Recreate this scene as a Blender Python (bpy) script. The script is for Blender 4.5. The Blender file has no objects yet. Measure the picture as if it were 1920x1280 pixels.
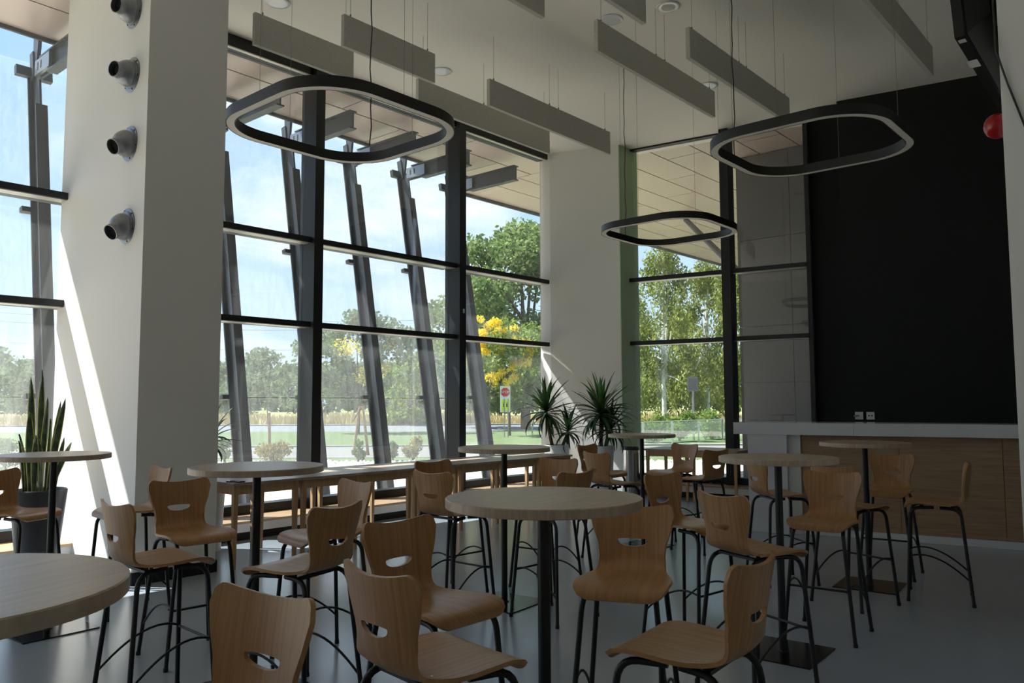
import bpy, bmesh, math, random
import numpy as np
from mathutils import Vector, Matrix
PI = math.pi
sc = bpy.context.scene
COL = sc.collection
random.seed(7)
rng = np.random.default_rng(7)

# ------------------------------------------------------------------ camera
FPX, PITCH, ROLL, YAW, EYE = 1500.0, math.radians(4.37), math.radians(-0.2), math.radians(41.1), 1.43
cam = bpy.data.cameras.new('camera')
cam.sensor_width = 36.0
cam.lens = 36.0 * FPX / 1920.0
cam.clip_end = 6000
camo = bpy.data.objects.new('camera', cam)
COL.objects.link(camo)
fw = Vector((math.cos(PITCH) * math.cos(YAW), math.cos(PITCH) * math.sin(YAW), math.sin(PITCH)))
rt = Vector((math.sin(YAW), -math.cos(YAW), 0))
up = rt.cross(fw)
r2 = math.cos(ROLL) * rt + math.sin(ROLL) * up
u2 = -math.sin(ROLL) * rt + math.cos(ROLL) * up
camo.matrix_world = Matrix(((r2.x, u2.x, -fw.x, 0), (r2.y, u2.y, -fw.y, 0), (r2.z, u2.z, -fw.z, EYE), (0, 0, 0, 1)))
sc.camera = camo

# ------------------------------------------------------------------ sky, sun, exposure
SKY_STRENGTH, SUN_ENERGY, EXPOSURE = 0.57, 5.5, 1.45
world = bpy.data.worlds.new('sky')
sc.world = world
world.use_nodes = True
nt = world.node_tree
nt.nodes.clear()
out = nt.nodes.new('ShaderNodeOutputWorld')
bg = nt.nodes.new('ShaderNodeBackground')
tc = nt.nodes.new('ShaderNodeTexCoord')
sep = nt.nodes.new('ShaderNodeSeparateXYZ')
ramp = nt.nodes.new('ShaderNodeValToRGB')
els = ramp.color_ramp.elements
els[0].position = 0.0
els[0].color = (0.60, 0.72, 0.86, 1)
els[1].position = 1.0
els[1].color = (0.16, 0.34, 0.72, 1)
e = els.new(0.22); e.color = (0.42, 0.61, 0.90, 1)
e = els.new(0.5); e.color = (0.28, 0.49, 0.86, 1)
mp = nt.nodes.new('ShaderNodeMapping')
mp.inputs['Scale'].default_value = (1.0, 1.0, 2.6)
noi = nt.nodes.new('ShaderNodeTexNoise')
noi.inputs['Scale'].default_value = 3.2
noi.inputs['Detail'].default_value = 7
noi.inputs['Roughness'].default_value = 0.55
cr = nt.nodes.new('ShaderNodeValToRGB')
cr.color_ramp.elements[0].position = 0.50
cr.color_ramp.elements[0].color = (0, 0, 0, 1)
cr.color_ramp.elements[1].position = 0.70
cr.color_ramp.elements[1].color = (1, 1, 1, 1)
mix = nt.nodes.new('ShaderNodeMixRGB')
mix.inputs[2].default_value = (0.98, 0.98, 1.0, 1)
nt.links.new(tc.outputs['Generated'], sep.inputs[0])
nt.links.new(sep.outputs['Z'], ramp.inputs[0])
nt.links.new(tc.outputs['Generated'], mp.inputs[0])
nt.links.new(mp.outputs[0], noi.inputs['Vector'])
nt.links.new(noi.outputs['Fac'], cr.inputs[0])
nt.links.new(cr.outputs[0], mix.inputs[0])
nt.links.new(ramp.outputs[0], mix.inputs[1])
nt.links.new(mix.outputs[0], bg.inputs[0])
bg.inputs[1].default_value = SKY_STRENGTH
nt.links.new(bg.outputs[0], out.inputs[0])

sun = bpy.data.lights.new('sun', 'SUN')
sun.energy = SUN_ENERGY
sun.angle = math.radians(0.53)
sun.color = (1.0, 0.98, 0.955)
suno = bpy.data.objects.new('sun', sun)
COL.objects.link(suno)
suno.location = (-10, 30, 40)
suno.rotation_euler = Vector((0.60, -1.0, -1.50)).to_track_quat('-Z', 'Y').to_euler()

vs = sc.view_settings
vs.view_transform = 'Standard'
vs.look = 'None'
vs.gamma = 1.0
vs.exposure = EXPOSURE
vs.use_curve_mapping = False
sc.cycles.use_denoising = True
sc.cycles.max_bounces = 12
sc.cycles.diffuse_bounces = 6
sc.cycles.glossy_bounces = 5
sc.cycles.transmission_bounces = 8
sc.cycles.transparent_max_bounces = 24
sc.cycles.caustics_reflective = False
sc.cycles.caustics_refractive = False
sc.cycles.sample_clamp_indirect = 6

# ------------------------------------------------------------------ materials
def lin(c):
    return tuple(((v / 255) / 12.92 if v / 255 <= 0.04045 else ((v / 255 + 0.055) / 1.055) ** 2.4) for v in c)

def new_mat(name):
    m = bpy.data.materials.new(name)
    m.use_nodes = True
    b = m.node_tree.nodes['Principled BSDF']
    return m, m.node_tree, b

def plain(name, rgb, rough=0.5, metal=0.0, noise=0.0, nscale=30.0, bump=0.0, spec=0.5):
    m, t, b = new_mat(name)
    c = lin(rgb)
    b.inputs['Roughness'].default_value = rough
    b.inputs['Metallic'].default_value = metal
    b.inputs['Specular IOR Level'].default_value = spec
    b.inputs['Base Color'].default_value = (*c, 1)
    if noise or bump:
        co = t.nodes.new('ShaderNodeTexCoord')
        n = t.nodes.new('ShaderNodeTexNoise')
        n.inputs['Scale'].default_value = nscale
        n.inputs['Detail'].default_value = 4
        t.links.new(co.outputs['Object'], n.inputs['Vector'])
        if noise:
            r = t.nodes.new('ShaderNodeValToRGB')
            r.color_ramp.elements[0].position = 0.3
            r.color_ramp.elements[1].position = 0.7
            r.color_ramp.elements[0].color = (*[v * (1 - noise) for v in c], 1)
            r.color_ramp.elements[1].color = (*[min(1, v * (1 + noise)) for v in c], 1)
            t.links.new(n.outputs['Fac'], r.inputs[0])
            t.links.new(r.outputs[0], b.inputs['Base Color'])
        if bump:
            bp = t.nodes.new('ShaderNodeBump')
            bp.inputs['Strength'].default_value = bump
            bp.inputs['Distance'].default_value = 0.01
            t.links.new(n.outputs['Fac'], bp.inputs['Height'])
            t.links.new(bp.outputs[0], b.inputs['Normal'])
    return m

def wood(name, dark, light, scale, rough=0.4, fine=4.0, vary=0.0):
    m, t, b = new_mat(name)
    co = t.nodes.new('ShaderNodeTexCoord')
    mp = t.nodes.new('ShaderNodeMapping')
    mp.inputs['Scale'].default_value = scale
    n = t.nodes.new('ShaderNodeTexNoise')
    n.inputs['Scale'].default_value = 1.0
    n.inputs['Detail'].default_value = 5
    n.inputs['Roughness'].default_value = 0.65
    n.inputs['Distortion'].default_value = 0.4
    r = t.nodes.new('ShaderNodeValToRGB')
    r.color_ramp.elements[0].position = 0.28
    r.color_ramp.elements[1].position = 0.72
    r.color_ramp.elements[0].color = (*lin(dark), 1)
    r.color_ramp.elements[1].color = (*lin(light), 1)
    t.links.new(co.outputs['Object'], mp.inputs[0])
    src = mp.outputs[0]
    if vary:
        oi = t.nodes.new('ShaderNodeObjectInfo')
        ad = t.nodes.new('ShaderNodeVectorMath')
        ad.operation = 'MULTIPLY_ADD'
        ad.inputs[1].default_value = (1, 1, 1)
        ml = t.nodes.new('ShaderNodeMath'); ml.operation = 'MULTIPLY'; ml.inputs[1].default_value = vary
        t.links.new(oi.outputs['Random'], ml.inputs[0])
        t.links.new(src, ad.inputs[0])
        t.links.new(ml.outputs[0], ad.inputs[2])
        src = ad.outputs[0]
    t.links.new(src, n.inputs['Vector'])
    t.links.new(n.outputs['Fac'], r.inputs[0])
    t.links.new(r.outputs[0], b.inputs['Base Color'])
    b.inputs['Roughness'].default_value = rough
    return m

def glass(name, tint=(1, 1, 1), dirt=0.03, reflect=1.0):
    m = bpy.data.materials.new(name)
    m.use_nodes = True
    t = m.node_tree
    t.nodes.clear()
    o = t.nodes.new('ShaderNodeOutputMaterial')
    tr = t.nodes.new('ShaderNodeBsdfTransparent')
    tr.inputs[0].default_value = (*tint, 1)
    gl = t.nodes.new('ShaderNodeBsdfGlossy')
    gl.inputs['Roughness'].default_value = 0.0
    gl.inputs[0].default_value = (reflect, reflect, reflect, 1)
    fr = t.nodes.new('ShaderNodeFresnel')
    ge = t.nodes.new('ShaderNodeNewGeometry')       # same reflectance from both sides of the pane
    mr = t.nodes.new('ShaderNodeMapRange')
    mr.inputs['To Min'].default_value = 1.5
    mr.inputs['To Max'].default_value = 1 / 1.5
    t.links.new(ge.outputs['Backfacing'], mr.inputs['Value'])
    t.links.new(mr.outputs[0], fr.inputs[0])
    m1 = t.nodes.new('ShaderNodeMixShader')
    df = t.nodes.new('ShaderNodeBsdfTranslucent')
    df.inputs[0].default_value = (0.9, 0.9, 0.9, 1)
    m2 = t.nodes.new('ShaderNodeMixShader')
    co = t.nodes.new('ShaderNodeTexCoord')
    mp = t.nodes.new('ShaderNodeMapping')
    mp.inputs['Scale'].default_value = (14, 14, 1.2)
    n = t.nodes.new('ShaderNodeTexNoise')
    n.inputs['Scale'].default_value = 2.0
    n.inputs['Detail'].default_value = 3
    ml = t.nodes.new('ShaderNodeMath'); ml.operation = 'MULTIPLY'
    ml.inputs[1].default_value = dirt * 2
    t.links.new(co.outputs['Object'], mp.inputs[0])
    t.links.new(mp.outputs[0], n.inputs['Vector'])
    t.links.new(n.outputs['Fac'], ml.inputs[0])
    t.links.new(ml.outputs[0], m2.inputs[0])
    t.links.new(fr.outputs[0], m1.inputs[0])
    t.links.new(tr.outputs[0], m1.inputs[1])
    t.links.new(gl.outputs[0], m1.inputs[2])
    t.links.new(m1.outputs[0], m2.inputs[1])
    t.links.new(df.outputs[0], m2.inputs[2])
    t.links.new(m2.outputs[0], o.inputs[0])
    return m

def leafmat(name, c1, c2, trans=0.35):
    m = bpy.data.materials.new(name)
    m.use_nodes = True
    t = m.node_tree
    t.nodes.clear()
    o = t.nodes.new('ShaderNodeOutputMaterial')
    co = t.nodes.new('ShaderNodeTexCoord')
    n = t.nodes.new('ShaderNodeTexNoise')
    n.inputs['Scale'].default_value = 1.3
    n.inputs['Detail'].default_value = 6
    r = t.nodes.new('ShaderNodeValToRGB')
    r.color_ramp.elements[0].position = 0.35
    r.color_ramp.elements[1].position = 0.65
    r.color_ramp.elements[0].color = (*lin(c1), 1)
    r.color_ramp.elements[1].color = (*lin(c2), 1)
    d = t.nodes.new('ShaderNodeBsdfDiffuse')
    tl = t.nodes.new('ShaderNodeBsdfTranslucent')
    mx = t.nodes.new('ShaderNodeMixShader')
    mx.inputs[0].default_value = trans
    t.links.new(co.outputs['Object'], n.inputs['Vector'])
    t.links.new(n.outputs['Fac'], r.inputs[0])
    t.links.new(r.outputs[0], d.inputs[0])
    t.links.new(r.outputs[0], tl.inputs[0])
    t.links.new(d.outputs[0], mx.inputs[1])
    t.links.new(tl.outputs[0], mx.inputs[2])
    t.links.new(mx.outputs[0], o.inputs[0])
    return m

M = {}
M['ceil'] = plain('ceiling_paint', (238, 235, 228), 0.8)
M['white'] = plain('white_wall_paint', (236, 234, 230), 0.75)
M['pillar'] = plain('pillar_paint', (238, 237, 233), 0.7)
M['green'] = plain('pale_green', (178, 202, 168), 0.7)  # even pale green tone for the room side of the corner pillar
M['black_wall'] = plain('black_wall_paint', (38, 39, 40), 0.85, noise=0.15, nscale=60, spec=0.2)
M['floor'] = plain('grey_floor', (156, 165, 175), 0.2, noise=0.06, nscale=1.2, spec=0.5)
M['anth'] = plain('anthracite_aluminium', (36, 39, 42), 0.42, 0.3)
M['lit_strip'] = plain('painted_lit_strip', (190, 186, 176), 0.35, 0.6)  # pale tone painting the light caught along the dark window frames
M['black'] = plain('black_coat', (10, 10, 12), 0.45)
M['black_gloss'] = plain('black_gloss_steel', (14, 14, 15), 0.16, spec=0.6)
M['kick'] = plain('black_plinth', (16, 16, 17), 0.55)
M['felt'] = plain('grey_felt', (206, 203, 195), 0.95, noise=0.28, nscale=260, bump=0.4, spec=0.1)
M['diffuser'] = plain('opal_diffuser', (246, 240, 228), 0.5)
M['steel'] = plain('galvanised_steel', (138, 141, 146), 0.34, 0.75, noise=0.1, nscale=25)
M['chrome'] = plain('brushed_chrome', (190, 190, 190), 0.18, 1.0)
M['dark'] = plain('dark_hollow', (6, 6, 7), 0.8)
M['wire'] = plain('steel_wire', (140, 138, 132), 0.5, 0.4)
M['cord'] = plain('dark_cord', (40, 38, 36), 0.6)
M['oak'] = wood('oak_plywood', (148, 106, 64), (185, 143, 95), (2.0, 75.0, 2.0), 0.36, vary=9.0)
M['top'] = wood('grey_oak_laminate', (158, 140, 120), (192, 174, 154), (5.0, 60.0, 5.0), 0.34, vary=5.0)
M['birch'] = wood('pale_wood', (176, 138, 96), (206, 170, 126), (40.0, 40.0, 3.0), 0.45)
M['ledge'] = wood('ledge_wood', (176, 140, 104), (206, 174, 138), (3.0, 50.0, 3.0), 0.45)
M['bar_wood'] = wood('bar_front_wood', (138, 112, 86), (178, 150, 120), (1.0, 2.2, 46.0), 0.5, vary=7.0)
M['gloss_white'] = plain('gloss_white', (216, 220, 226), 0.1, spec=0.6)
M['pot_white'] = plain('white_planter', (214, 216, 218), 0.4)
M['pot_dark'] = plain('anthracite_planter', (44, 47, 54), 0.42)
M['soil'] = plain('soil', (62, 44, 30), 0.95, noise=0.4, nscale=40, bump=0.6)
M['palm'] = plain('yucca_leaf', (42, 78, 44), 0.42, noise=0.35, nscale=9)
M['palm2'] = plain('yucca_leaf_young', (72, 120, 52), 0.42, noise=0.3, nscale=9)
M['bark'] = plain('bark', (96, 80, 64), 0.9, noise=0.35, nscale=12, bump=0.5)
M['birchbark'] = plain('birch_bark', (206, 200, 188), 0.8, noise=0.4, nscale=3)
M['red'] = plain('glossy_red', (150, 12, 16), 0.18)
M['sticker'] = plain('white_sticker', (220, 220, 216), 0.6)
M['glass'] = glass('window_glass', (0.95, 0.97, 0.96), 0.016)
M['glass_out'] = glass('outer_glass', (0.95, 0.97, 0.97), 0.045)
M['glass_rail'] = glass('railing_glass', (0.86, 0.95, 0.9), 0.03)
M['soffit'] = plain('soffit_panel', (194, 176, 168), 0.3, 0.3, noise=0.04, nscale=1.0)
M['clad'] = plain('grey_cladding', (96, 96, 98), 0.5)
M['post'] = plain('slate_steel', (52, 57, 64), 0.45, 0.3)
M['deck'] = plain('deck', (214, 196, 172), 0.8)
M['pebble'] = plain('white_pebble', (228, 224, 216), 0.8)
M['lawn'] = plain('lawn_green', (90, 106, 62), 0.95, noise=0.2, nscale=2.0)
M['meadow'] = plain('meadow', (152, 152, 94), 0.95, noise=0.22, nscale=0.12)
M['dry'] = plain('dry_grass', (198, 178, 134), 0.9, noise=0.2, nscale=1.0)
M['path'] = plain('pale_paving', (122, 119, 113), 0.85, noise=0.06, nscale=3)
M['road'] = plain('asphalt', (116, 118, 120), 0.9, noise=0.06, nscale=2)
M['kerb'] = plain('kerb_stone', (160, 158, 153), 0.85)
M['hill'] = plain('haze_tinted_hill', (120, 142, 156), 1.0, noise=0.1, nscale=0.01)  # blue-grey puts the distance haze into the hill colour
M['leafA'] = leafmat('leaf_green', (80, 104, 56), (122, 142, 84))
M['leafE'] = leafmat('leaf_pale_green', (92, 116, 66), (146, 162, 104))
M['leafB'] = leafmat('leaf_light_green', (104, 128, 58), (148, 164, 86))
M['leafC'] = leafmat('leaf_birch', (104, 118, 58), (156, 162, 90))
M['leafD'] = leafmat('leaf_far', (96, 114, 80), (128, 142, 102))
M['leafY'] = leafmat('blossom_yellow', (232, 204, 44), (250, 228, 96))
M['leafR'] = leafmat('leaf_reddish', (130, 116, 70), (170, 160, 96))
M['sign_red'] = plain('sign_red', (200, 40, 46), 0.5)
M['sign_yellow'] = plain('sign_yellow', (214, 236, 30), 0.5)
M['sign_white'] = plain('sign_white', (232, 232, 230), 0.5)
M['stake'] = plain('wooden_stake', (150, 122, 92), 0.8, noise=0.2, nscale=10)
M['screen'] = plain('phone_glass', (18, 19, 22), 0.06)

# deck: thin plank lines
def deck_lines(m):
    t = m.node_tree
    b = t.nodes['Principled BSDF']
    co = t.nodes.new('ShaderNodeTexCoord')
    w = t.nodes.new('ShaderNodeTexWave')
    w.wave_type = 'BANDS'
    w.bands_direction = 'Y'
    w.inputs['Scale'].default_value = 1.1
    w.inputs['Distortion'].default_value = 0.0
    r = t.nodes.new('ShaderNodeValToRGB')
    r.color_ramp.elements[0].position = 0.0
    r.color_ramp.elements[0].color = (*lin((150, 128, 104)), 1)
    r.color_ramp.elements[1].position = 0.12
    r.color_ramp.elements[1].color = (*lin((206, 194, 178)), 1)
    t.links.new(co.outputs['Object'], w.inputs['Vector'])
    t.links.new(w.outputs['Fac'], r.inputs[0])
    t.links.new(r.outputs[0], b.inputs['Base Color'])
deck_lines(M['deck'])

# snake plant leaf: green bands with yellow margin (uses the leaf's own width coordinate)
def snake_mat():
    m, t, b = new_mat('snake_leaf')
    co = t.nodes.new('ShaderNodeTexCoord')
    s = t.nodes.new('ShaderNodeSeparateXYZ')
    t.links.new(co.outputs['UV'], s.inputs[0])
    n = t.nodes.new('ShaderNodeTexNoise')
    n.inputs['Scale'].default_value = 18
    t.links.new(co.outputs['Object'], n.inputs['Vector'])
    r1 = t.nodes.new('ShaderNodeValToRGB')
    r1.color_ramp.elements[0].position = 0.4
    r1.color_ramp.elements[0].color = (*lin((30, 52, 34)), 1)
    r1.color_ramp.elements[1].position = 0.62
    r1.color_ramp.elements[1].color = (*lin((74, 98, 62)), 1)
    t.links.new(n.outputs['Fac'], r1.inputs[0])
    r2_ = t.nodes.new('ShaderNodeValToRGB')
    r2_.color_ramp.interpolation = 'CONSTANT'
    r2_.color_ramp.elements[0].position = 0
    r2_.color_ramp.elements[0].color = (1, 1, 1, 1)
    r2_.color_ramp.elements[1].position = 0.12
    r2_.color_ramp.elements[1].color = (0, 0, 0, 1)
    e = r2_.color_ramp.elements.new(0.88); e.color = (1, 1, 1, 1)
    t.links.new(s.outputs[0], r2_.inputs[0])
    mx = t.nodes.new('ShaderNodeMixRGB')
    mx.inputs[2].default_value = (*lin((186, 178, 92)), 1)
    t.links.new(r2_.outputs[0], mx.inputs[0])
    t.links.new(r1.outputs[0], mx.inputs[1])
    t.links.new(mx.outputs[0], b.inputs['Base Color'])
    b.inputs['Roughness'].default_value = 0.35
    return m
M['snake'] = snake_mat()

# ------------------------------------------------------------------ mesh helpers
class MB:
    def __init__(s):
        s.v = []; s.f = []
    def add(s, v, f):
        k = len(s.v)
        s.v += [tuple(p) for p in v]
        s.f += [tuple(i + k for i in q) for q in f]
        return s
    def box(s, x0, x1, y0, y1, z0, z1):
        return s.hexa([(x0, y0), (x1, y0), (x1, y1), (x0, y1)], z0, z1)
    def hexa(s, pts, z0, z1):
        return s.prism(pts, z0, z1)
    def prism(s, pts, z0, z1):
        n = len(pts)
        a = sum(pts[i][0] * pts[(i + 1) % n][1] - pts[(i + 1) % n][0] * pts[i][1] for i in range(n))
        if a < 0: pts = pts[::-1]
        v = [(p[0], p[1], z0) for p in pts] + [(p[0], p[1], z1) for p in pts]
        f = [tuple(range(n - 1, -1, -1)), tuple(range(n, 2 * n))]
        f += [(i, (i + 1) % n, n + (i + 1) % n, n + i) for i in range(n)]
        return s.add(v, f)
    def bar(s, p, q, w, h, upv=(0, 0, 1)):
        p, q = Vector(p), Vector(q)
        d = (q - p).normalized()
        x = d.cross(Vector(upv)).normalized()
        y = x.cross(d).normalized()
        v = []
        for c in (p, q):
            for a, b in ((-1, -1), (1, -1), (1, 1), (-1, 1)):
                v.append(c + x * a * w / 2 + y * b * h / 2)
        return s.add(v, [(0, 1, 2, 3), (7, 6, 5, 4), (0, 4, 5, 1), (1, 5, 6, 2), (2, 6, 7, 3), (3, 7, 4, 0)])
    def tube(s, path, r, n=8, cap=True):
        P = [Vector(p) for p in path]
        R = r if isinstance(r, (list, tuple)) else [r] * len(P)
        v = []; f = []
        t0 = (P[1] - P[0]).normalized()
        a = Vector((0, 0, 1)) if abs(t0.z) < 0.9 else Vector((1, 0, 0))
        nx = t0.cross(a).normalized()
        for i, p in enumerate(P):
            t = (P[min(i + 1, len(P) - 1)] - P[max(i - 1, 0)]).normalized()
            nx = (nx - t * nx.dot(t)).normalized()
            ny = t.cross(nx)
            for k in range(n):
                an = 2 * PI * k / n
                v.append(p + (nx * math.cos(an) + ny * math.sin(an)) * R[i])
        for i in range(len(P) - 1):
            for k in range(n):
                f.append((i * n + k, i * n + (k + 1) % n, (i + 1) * n + (k + 1) % n, (i + 1) * n + k))
        if cap:
            f.append(tuple(range(n - 1, -1, -1)))
            f.append(tuple((len(P) - 1) * n + k for k in range(n)))
        return s.add(v, f)
    def lathe(s, prof, n=32, c=(0, 0, 0), axis=None):
        # prof: (radius, height); axis matrix optional
        v = []; f = []
        for r, h in prof:
            for k in range(n):
                an = 2 * PI * k / n
                v.append(Vector((r * math.cos(an), r * math.sin(an), h)))
        for i in range(len(prof) - 1):
            for k in range(n):
                f.append((i * n + k, i * n + (k + 1) % n, (i + 1) * n + (k + 1) % n, (i + 1) * n + k))
        if prof[0][0] > 1e-4: f.append(tuple(range(n - 1, -1, -1)))
        if prof[-1][0] > 1e-4: f.append(tuple((len(prof) - 1) * n + k for k in range(n)))
        if axis is not None:
            v = [axis @ p for p in v]
        c = Vector(c)
        return s.add([p + c for p in v], f)
    def mesh(s, name, mat, smooth=None):
        me = bpy.data.meshes.new(name)
        me.from_pydata(s.v, [], s.f)
        me.materials.append(M[mat] if isinstance(mat, str) else mat)
        if smooth is not None:
            me.polygons.foreach_set('use_smooth', [True] * len(me.polygons))
            if smooth < 180:
                me.set_sharp_from_angle(angle=math.radians(smooth))
        me.update()
        return me
    def build(s, name, mat, parent=None, smooth=None, loc=None):
        return link(name, s.mesh(name, mat, smooth), parent, loc)

def link(name, data, parent=None, loc=None, rot=None):
    o = bpy.data.objects.new(name, data)
    COL.objects.link(o)
    if parent: o.parent = parent
    if loc is not None: o.location = loc
    if rot is not None: o.rotation_euler = rot
    return o

def tag(o, label=None, cat=None, group=None, kind=None):
    if label: o['label'] = label
    if cat: o['category'] = cat
    if group: o['group'] = group
    if kind: o['kind'] = kind
    return o

def empty(name, loc=(0, 0, 0), rz=0.0):
    o = bpy.data.objects.new(name, None)
    COL.objects.link(o)
    o.location = loc
    o.rotation_euler = (0, 0, rz)
    o.empty_display_size = 0.1
    return o

def thing(name, label, cat, loc=(0, 0, 0), rz=0.0, group=None):
    return tag(empty(name, loc, rz), label, cat, group)

def struct(o, label=None, cat=None):
    return tag(o, label, cat, kind='structure')

def copy_tree(o, parent=None):
    c = o.copy()
    COL.objects.link(c)
    c.parent = parent
    for ch in list(o.children):
        copy_tree(ch, c)
    return c

def polar(u, d):
    """point on the ground at compass bearing of column u, distance d from where the photographer stood"""
    a = YAW - math.atan((u - 960) / FPX)
    return d * math.cos(a), d * math.sin(a)

# ------------------------------------------------------------------ room shell
HC = 5.6
WY = 8.30           # glass line of the long window wall
BA = math.radians(98.5)
BD = Vector((math.cos(BA), math.sin(BA)))          # along the end window (towards +y)
BN = Vector((-math.sin(BA), math.cos(BA)))         # normal pointing into the room (-x)
BP = Vector((11.36, 5.47))
def bw(y, off=0.0):
    """point on the end-window plane at given y, off metres into the room"""
    k = (y - BP.y) / BD.y
    p = BP + BD * k + BN * off
    return (p.x, p.y)

struct(MB().prism([(-5, -3.6), (12.6, -3.6), (11.9, 4.0), (11.16, 8.32), (-5, 8.32)], -0.12, 0.0).build('floor', 'floor'), 'polished light grey seamless floor of the hall', 'floor')
DOWN = [(4.467, 7.119), (6.806, 7.099), (7.084, 4.725), (9.463, 4.798), (9.83, 2.40)]
co_ = MB().prism([(-5, -3.6), (12.6, -3.6), (11.9, 4.0), (11.16, 8.36), (-5, 8.36)], HC, HC + 0.25).build('ceiling', 'ceil')
cut_ = MB()
for x, y in DOWN:
    cut_.lathe([(.098, -.05), (.098, .16)], 32, (x, y, HC))
cut_ = cut_.build('cutter_source', 'ceil')
md = co_.modifiers.new('holes', 'BOOLEAN'); md.object = cut_; md.operation = 'DIFFERENCE'; md.solver = 'EXACT'
bpy.context.view_layer.update()
me_ = bpy.data.meshes.new_from_object(co_.evaluated_get(bpy.context.evaluated_depsgraph_get()))
co_.modifiers.clear(); co_.data = me_; me_.name = 'ceiling'
bpy.data.objects.remove(cut_)
struct(co_, 'plain off-white ceiling above the hall', 'ceiling')
struct(MB().box(-5.2, 12.6, -3.8, -3.6, 0, HC).build('wall_right', 'white'), 'white side wall outside the picture', 'wall')
struct(MB().box(-5.2, -5.0, -3.6, 8.36, 0, HC).build('wall_back', 'white'), 'white wall behind the photographer', 'wall')
bwl = struct(MB().prism([(11.17, 3.73), (12.45, -3.6), (12.6, -3.6), (11.5, 3.73)], 0, HC).build('wall_black', 'black_wall'), 'matt black wall behind the bar counter', 'wall')
p0, p1 = bw(4.27), bw(3.7)
MB().prism([p0, p1, (p1[0] + 0.3, p1[1]), (p0[0] + 0.3, p0[1])], 0, HC).build('pier', 'black_wall', bwl)
# sockets on the black wall are parts of nothing: two separate plates
ang = math.atan2(-7.33, 1.28)
for k, (x, y, lab) in enumerate([(11.2, 3.58, 'white wall socket with a plug in it, above the bar counter'), (11.22, 3.44, 'white two-hole wall socket beside the one with a plug')]):
    t = thing('wall_socket', lab, 'socket', (x - 0.012, y, 1.24), ang, 'wall sockets over the bar')
    MB().box(-0.05, 0.05, -0.012, 0.0, -0.05, 0.05).build('plate', 'gloss_white', t)
    ax = Matrix.Rotation(PI / 2, 4, 'X')
    if k == 0:
        MB().lathe([(0.032, 0.0), (0.032, 0.014), (0.0, 0.014)], 16, (0.0, -0.012, 0), ax).build('plug', 'gloss_white', t)
        MB().tube([(0.0, -0.02, 0), (-0.03, -0.05, 0), (-0.06, -0.05, -0.01)], 0.012).build('plug_body', 'steel', t)
    else:
        for dx in (-0.018, 0.018):
            MB().lathe([(0.01, 0.0), (0.01, 0.004), (0.0, 0.004)], 12, (dx, -0.012, 0), ax).build('socket_hole', 'dark', t)

# pillars
def pillar(name, pts, label, green_face=None):
    o = struct(MB().prism(pts, 0.0, HC).build(name, 'pillar'), label, 'pillar')
    return o
pil1 = pillar('pillar', [(2.874, 6.49), (3.571, 6.49), (3.571, 8.28), (2.874, 8.28)], 'broad white pillar with round air nozzles near the snake plant')
pil2 = pillar('pillar', [(10.73, 7.06), (11.27, 7.06), (11.27, 8.36), (10.31, 8.36), (10.33, 8.16)], 'white corner pillar behind the two yuccas')
MB().box(10.73, 11.27, 7.045, 7.0599, 0.1, HC).build('green_side', 'green', pil2)['label'] = 'pale green side of the pillar'
MB().box(2.862, 3.583, 6.478, 6.489, 0, 0.1).add(*(lambda b: (b.v, b.f))(MB().box(2.862, 2.873, 6.49, 8.2, 0, 0.1))).add(*(lambda b: (b.v, b.f))(MB().box(3.572, 3.583, 6.49, 7.7, 0, 0.1))).build('plinth', 'kick', pil1)
MB().box(10.715, 11.1, 7.03, 7.044, 0, 0.1).build('plinth', 'kick', pil2)

# long window wall: mullions, transoms, header, ledge, glass bays
TZ = (2.38, 3.41)
mull = [-1.86, 0.62, 3.1, 5.685, 8.165]
win = struct(empty('window_1'), 'tall glazed window wall in dark frames overlooking the deck', 'window')
for x in mull:
    o = MB().box(x - 0.065, x + 0.065, 8.06, 8.36, 0.18, HC).build('mullion', 'anth', win)
    if x > 8:
        MB().box(x + 0.0, x + 0.03, 8.052, 8.06, 2.72, 2.78).build('white_tag', 'sticker', o)  # small white sticker on the frame
xs = [-5.0] + mull + [10.25]
for i in range(len(xs) - 1):
    a, b = xs[i] + (0.065 if i else 0), xs[i + 1] - (0.065 if i < len(mull) else 0)
    for z in TZ:
        MB().box(a, b, 8.12, 8.42, z - 0.035, z + 0.03).build('transom', 'anth', win)
        MB().box(a, b, 8.14, 8.28, z - 0.04, z - 0.0351).build('lit_underside', 'lit_strip', win)  # pale strip paints the lit underside of the transom
    MB().box(a, b, 8.18, 8.36, 0.18, 0.30).build('bottom_rail', 'anth', win)
    MB().box(a, b, 8.14, 8.36, 5.47, HC).build('head_rail', 'anth', win)
    MB().box(a, b, 8.15, 8.2, 5.455, 5.469).build('reflection_line', 'lit_strip', win)  # pale line painted for the light reflected below the header
    for z0, z1 in ((0.30, TZ[0] - 0.03), (TZ[0] + 0.03, TZ[1] - 0.03), (TZ[1] + 0.03, 5.47)):
        MB().box(a, b, 8.292, 8.308, z0, z1).build('glass_pane', 'glass', win)
led = struct(empty('sill_1'), 'low window ledge with wooden top and white fascia', 'ledge')
for a, b in ((-5, 2.874), (3.571, 10.3)):
    MB().box(a, b, 7.70, 8.19, 0.175, 0.20).build('ledge_board', 'ledge', led)
    MB().box(a, b, 7.72, 7.76, 0.085, 0.174).build('fascia', 'white', led)
    MB().box(a, b, 7.75, 8.3, 0.0, 0.085).build('kick_plate', 'kick', led)

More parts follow.
